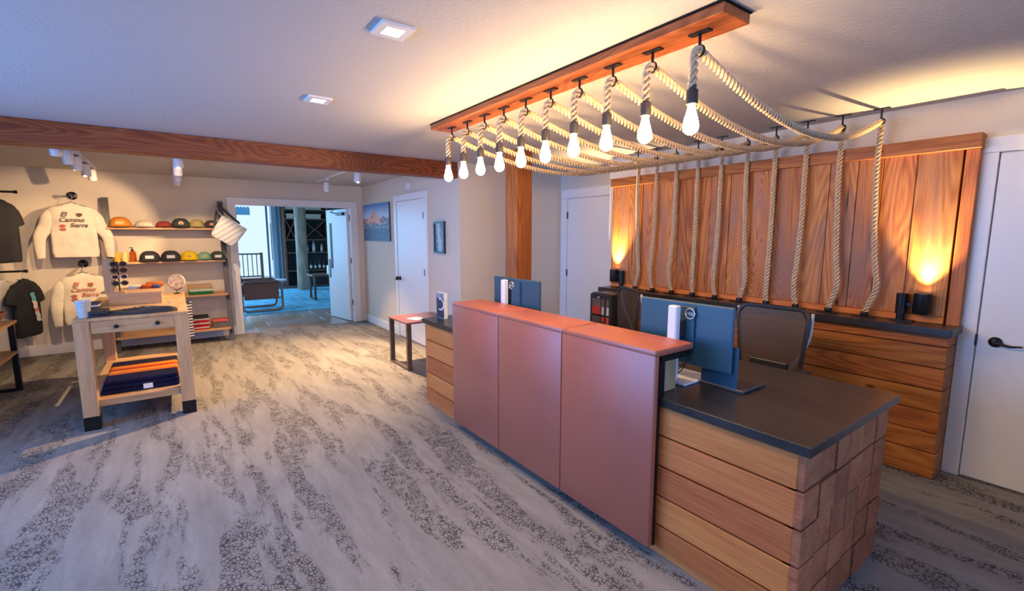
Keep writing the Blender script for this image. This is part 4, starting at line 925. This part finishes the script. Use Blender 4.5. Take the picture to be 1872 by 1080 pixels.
# sunglasses stand
t=thing('sunglasses_stand','upright oak stand holding sunglasses at the left end of the riser','display stand',(-.50,5.70,1.018))
obj('stand_board',B(-.545,-.475,5.66,5.72,1.0185,1.33,bev=.003),M['oak_z'],t); obj('stand_base',B(-.575,-.40,5.62,5.80,1.0185,1.03),M['oak_x'],t)
obj('rail_post',B(-.445,-.435,5.69,5.70,1.03,1.31),M['black'],t)
for k in range(4): obj('peg',B(-.475,-.38,5.69,5.70,1.10+k*.06,1.106+k*.06),M['black'],t)
lensm=plain('dark_lens',(.02,.02,.025),.1)
for k,(z,c,l) in enumerate([(1.275,(.03,.03,.03),'black sunglasses on the top peg of the stand'),(1.215,(.05,.02,.02),'dark sunglasses on the second peg of the stand'),(1.155,(.65,.45,.32),'pale framed sunglasses on the third peg of the stand'),(1.095,(.04,.03,.02),'dark sunglasses on the lowest peg of the stand')]):
    t=thing('sunglasses',l,'sunglasses',(-.43,5.67,z),rz=.35,group='sunglasses on the stand')
    fm=plain('sunglass_frame',c,.3)
    for s in (-1,1):
        bm=bmesh.new(); ring=[(s*.034+.026*math.cos(a),0,.021*math.sin(a)+.012) for a in [2*PI*i/14 for i in range(15)]]; tube(bm,ring,.0035,5); bx(bm,min(s*.06,s*.066),max(s*.06,s*.066),0,.12,.014,.021); obj('frame_side',bm,fm,t,local=True)
        bm=bmesh.new(); lathe(bm,[(.024,0),(.024,.002)],(s*.034,0,.012),14,'y'); obj('lens',bm,lensm,t,local=True)
    obj('bridge',B(-.01,.01,-.003,.003,.018,.024),fm,t,local=True)
# rolled bandanas on the riser
for x0,x1,y,c,l in [(-.40,-.30,6.05,(.70,.66,.58),'white folded bandana on the riser'),(-.30,-.21,6.02,(.50,.09,.03),'red folded bandana on the riser'),(-.21,-.14,6.02,(.10,.10,.22),'navy folded bandana on the riser')]:
    folded(x0,x1,y-.08,y+.08,1.018,[c,c],l,'bandana','bandana','bandanas on the riser',th=.016)
t=thing('rolled_cloth','orange rolled cloth lying at the right end of the riser','cloth',(-.06,6.3,TZ)); bm=bmesh.new(); tube(bm,smooth_path([(-.26,6.10,1.047),(-.18,6.10,1.05),(-.12,6.11,1.047)],60),.026,12); obj('roll',bm,fabric('orange_cotton',(.62,.17,.03)),t,smooth=True)
# round fossil disc on stand
t=thing('stone_disc','round pale stone disc on a small black stand at the back of the display table','ornament',(-.005,6.40,TZ))
bm=bmesh.new(); lathe(bm,[(.02,-.01),(.075,-.012),(.085,-.004),(.085,.004),(.075,.012),(.02,.01)],(-.005,6.40,TZ+.135),28,'y'); obj('disc',bm,plain('banded_stone',(.55,.42,.28),.4,noise=.5,nscale=26),t,smooth=True)
bm=bmesh.new(); cyl(bm,(-.005,6.40,TZ+.0005),.03,.008,14); tube(bm,[(-.005,6.40,TZ+.008),(-.005,6.40,TZ+.045)],.004,6); tube(bm,smooth_path([(-.05,6.385,TZ+.075),(-.035,6.385,TZ+.05),(-.005,6.39,TZ+.042),(.025,6.385,TZ+.05),(.04,6.385,TZ+.075)],60),.004,6); obj('disc_stand',bm,M['black'],t,smooth=True)
# folded dark tee with white print
def flat_tee():
    t=thing('folded_tee','folded charcoal tee with white lettering at the front edge of the display table','t-shirt',(-.30,5.02,TZ))
    m=fabric('charcoal_jersey',(.045,.045,.05))
    bm=bmesh.new()
    nx,ny=26,10; g=[]
    def hgt(u,v): e=min(u,1-u)*12; f=min(v,1-v)*8; return .040*min(1,max(0,e))**.5*min(1,max(0,f))**.5*(.75+.25*math.sin(u*9+v*3))
    for j in range(ny+1):
        row=[]
        for i in range(nx+1):
            u=i/nx; v=j/ny; x=-.60+.58*u+.01*math.sin(v*7); y=4.90+.24*v+.015*math.sin(u*8); 
            row.append(bm.verts.new((x,y,TZ+.001+hgt(u,v)+.01*u*hgt(u,v)/.04)))
        g.append(row)
    for j in range(ny):
        for i in range(nx): bm.faces.new((g[j][i],g[j][i+1],g[j+1][i+1],g[j+1][i]))
    b=[bm.verts.new((v.co.x,v.co.y,TZ+.0004)) for v in (g[0][0],g[0][-1],g[-1][-1],g[-1][0])]; bm.faces.new(b)
    obj('body_fold',bm,m,t,smooth=True)
    bm=bmesh.new(); bx(bm,-.59,-.47,4.90,5.10,TZ+.02,TZ+.052,bev=.014); obj('sleeve_fold',bm,m,t,smooth=True)
    return t
tt=flat_tee()
# irregular white print strokes (illegible in the photograph)
bm=bmesh.new(); rr=random.Random(5)
for i in range(15):
    x=-.36+i*.019; l=rr.uniform(.02,.05); a=rr.uniform(-.5,.5); y=5.0+rr.uniform(-.01,.01)
    p=[(x,y),(x+.008,y),(x+.008+a*l,y+l),(x+a*l,y+l)]
    bm.faces.new([bm.verts.new((px,py,TZ+.0445+(.004*math.sin(px*20)))) for px,py in p])
obj('white_print',bm,plain('white_ink',(.72,.72,.72),.8),tt)
# bucket
t=thing('tin_bucket','small grey tapered bucket on the front left corner of the display table','bucket',(-.615,4.945,TZ))
bm=bmesh.new(); lathe(bm,[(.036,.001),(.048,.12),(.053,.122),(.053,.130),(.046,.130),(.044,.118),(.002,.01)],(-.615,4.945,TZ),22); obj('bucket_body',bm,plain('pale_tin',(.50,.48,.47),.5),t,smooth=True)
bm=bmesh.new()
for k in range(14):
    a=2*PI*k/14; bx(bm,-.615+.04*math.cos(a)-.007,-.615+.04*math.cos(a)+.007,4.945+.04*math.sin(a)-.007,4.945+.04*math.sin(a)+.007,TZ+.11,TZ+.14,bev=.003)
o=obj('contents',bm,plain('pale_stickers',(.6,.66,.72),.5),t); 
# small stacks
folded(-.66,-.57,5.45,5.6,TZ,[(.05,.05,.06),(.55,.5,.45),(.06,.06,.07)],'small folded dark and white stack at the left side of the display table','folded_stack','cloth',th=.02)
t=thing('key_ring','tiny metal key rings lying to the right of the riser','key ring',(-.07,5.62,TZ)); bm=bmesh.new()
for k in range(3):
    cx,cy=-.075+.012*k,5.60+.07*k; tube(bm,[(cx+.014*math.cos(a),cy+.014*math.sin(a),TZ+.004) for a in [2*PI*i/12 for i in range(13)]],.0025,5); bx(bm,cx-.012,cx+.012,cy+.015,cy+.04,TZ+.0005,TZ+.006)
obj('rings',bm,M['silver'],t)
# braided straps hanging on the right side
t=thing('woven_strap','black and white woven strap hanging down the right side of the display table','strap',(.075,5.5,.55))
def strapfn(u,v): return (.70,.68,.62) if int(v*26)%2 else (.02,.02,.02)
printed('strap_band',strapfn,.055,.36,2,52,t,(.0,.0,.0),rz=.3)
obj('strap_hook',B(.0605,.085,5.49,5.51,.90,.915),M['black'],t)
# ================================================================== LEFT DISPLAY TABLE
t=thing('steel_frame_table','oak topped table with black steel frame cut off at the left edge','table',(-1.8,6.1,0))
obj('tabletop',B(-2.35,-1.33,5.55,6.64,.685,.712,bev=.003),M['oak_y'],t); obj('lower_shelf',B(-2.3,-1.34,5.58,6.62,.385,.41,bev=.003),M['oak_y'],t)
bm=bmesh.new()
for y in (5.56,6.58): bx(bm,-1.39,-1.345,y,y+.05,0,.685); bx(bm,-2.33,-2.285,y,y+.05,0,.685); bx(bm,-2.285,-1.39,y,y+.05,0,.03)
obj('steel_frame',bm,M['black'],t)
t=thing('wicker_basket','shallow reddish wicker basket of paper on the left steel frame table','basket',(-1.55,6.35,.712))
bm=bmesh.new()
for k in range(6):
    r=.13+.012*k; P=[(-1.55+r*1.1*math.cos(a),6.35+r*math.sin(a),.722+k*.019+.003*math.sin(9*a+k*PI)) for a in [2*PI*i/36 for i in range(37)]]; tube(bm,P,.0105,6)
obj('basket_weave',bm,plain('willow',(.42,.17,.07),.7,noise=.4,nscale=60),t,smooth=True)
bm=bmesh.new(); cyl(bm,(-1.55,6.35,.7125),.135,.01,20); obj('basket_base',bm,plain('willow_base',(.38,.16,.07),.7),t)
bm=bmesh.new(); bx(bm,-1.62,-1.45,6.33,6.36,.74,.86); bx(bm,-1.60,-1.44,6.28,6.31,.74,.83); tag(obj('paper_cards',bm,plain('card_mixed',(.55,.42,.30),.7)),'printed cards standing in the wicker basket','cards')
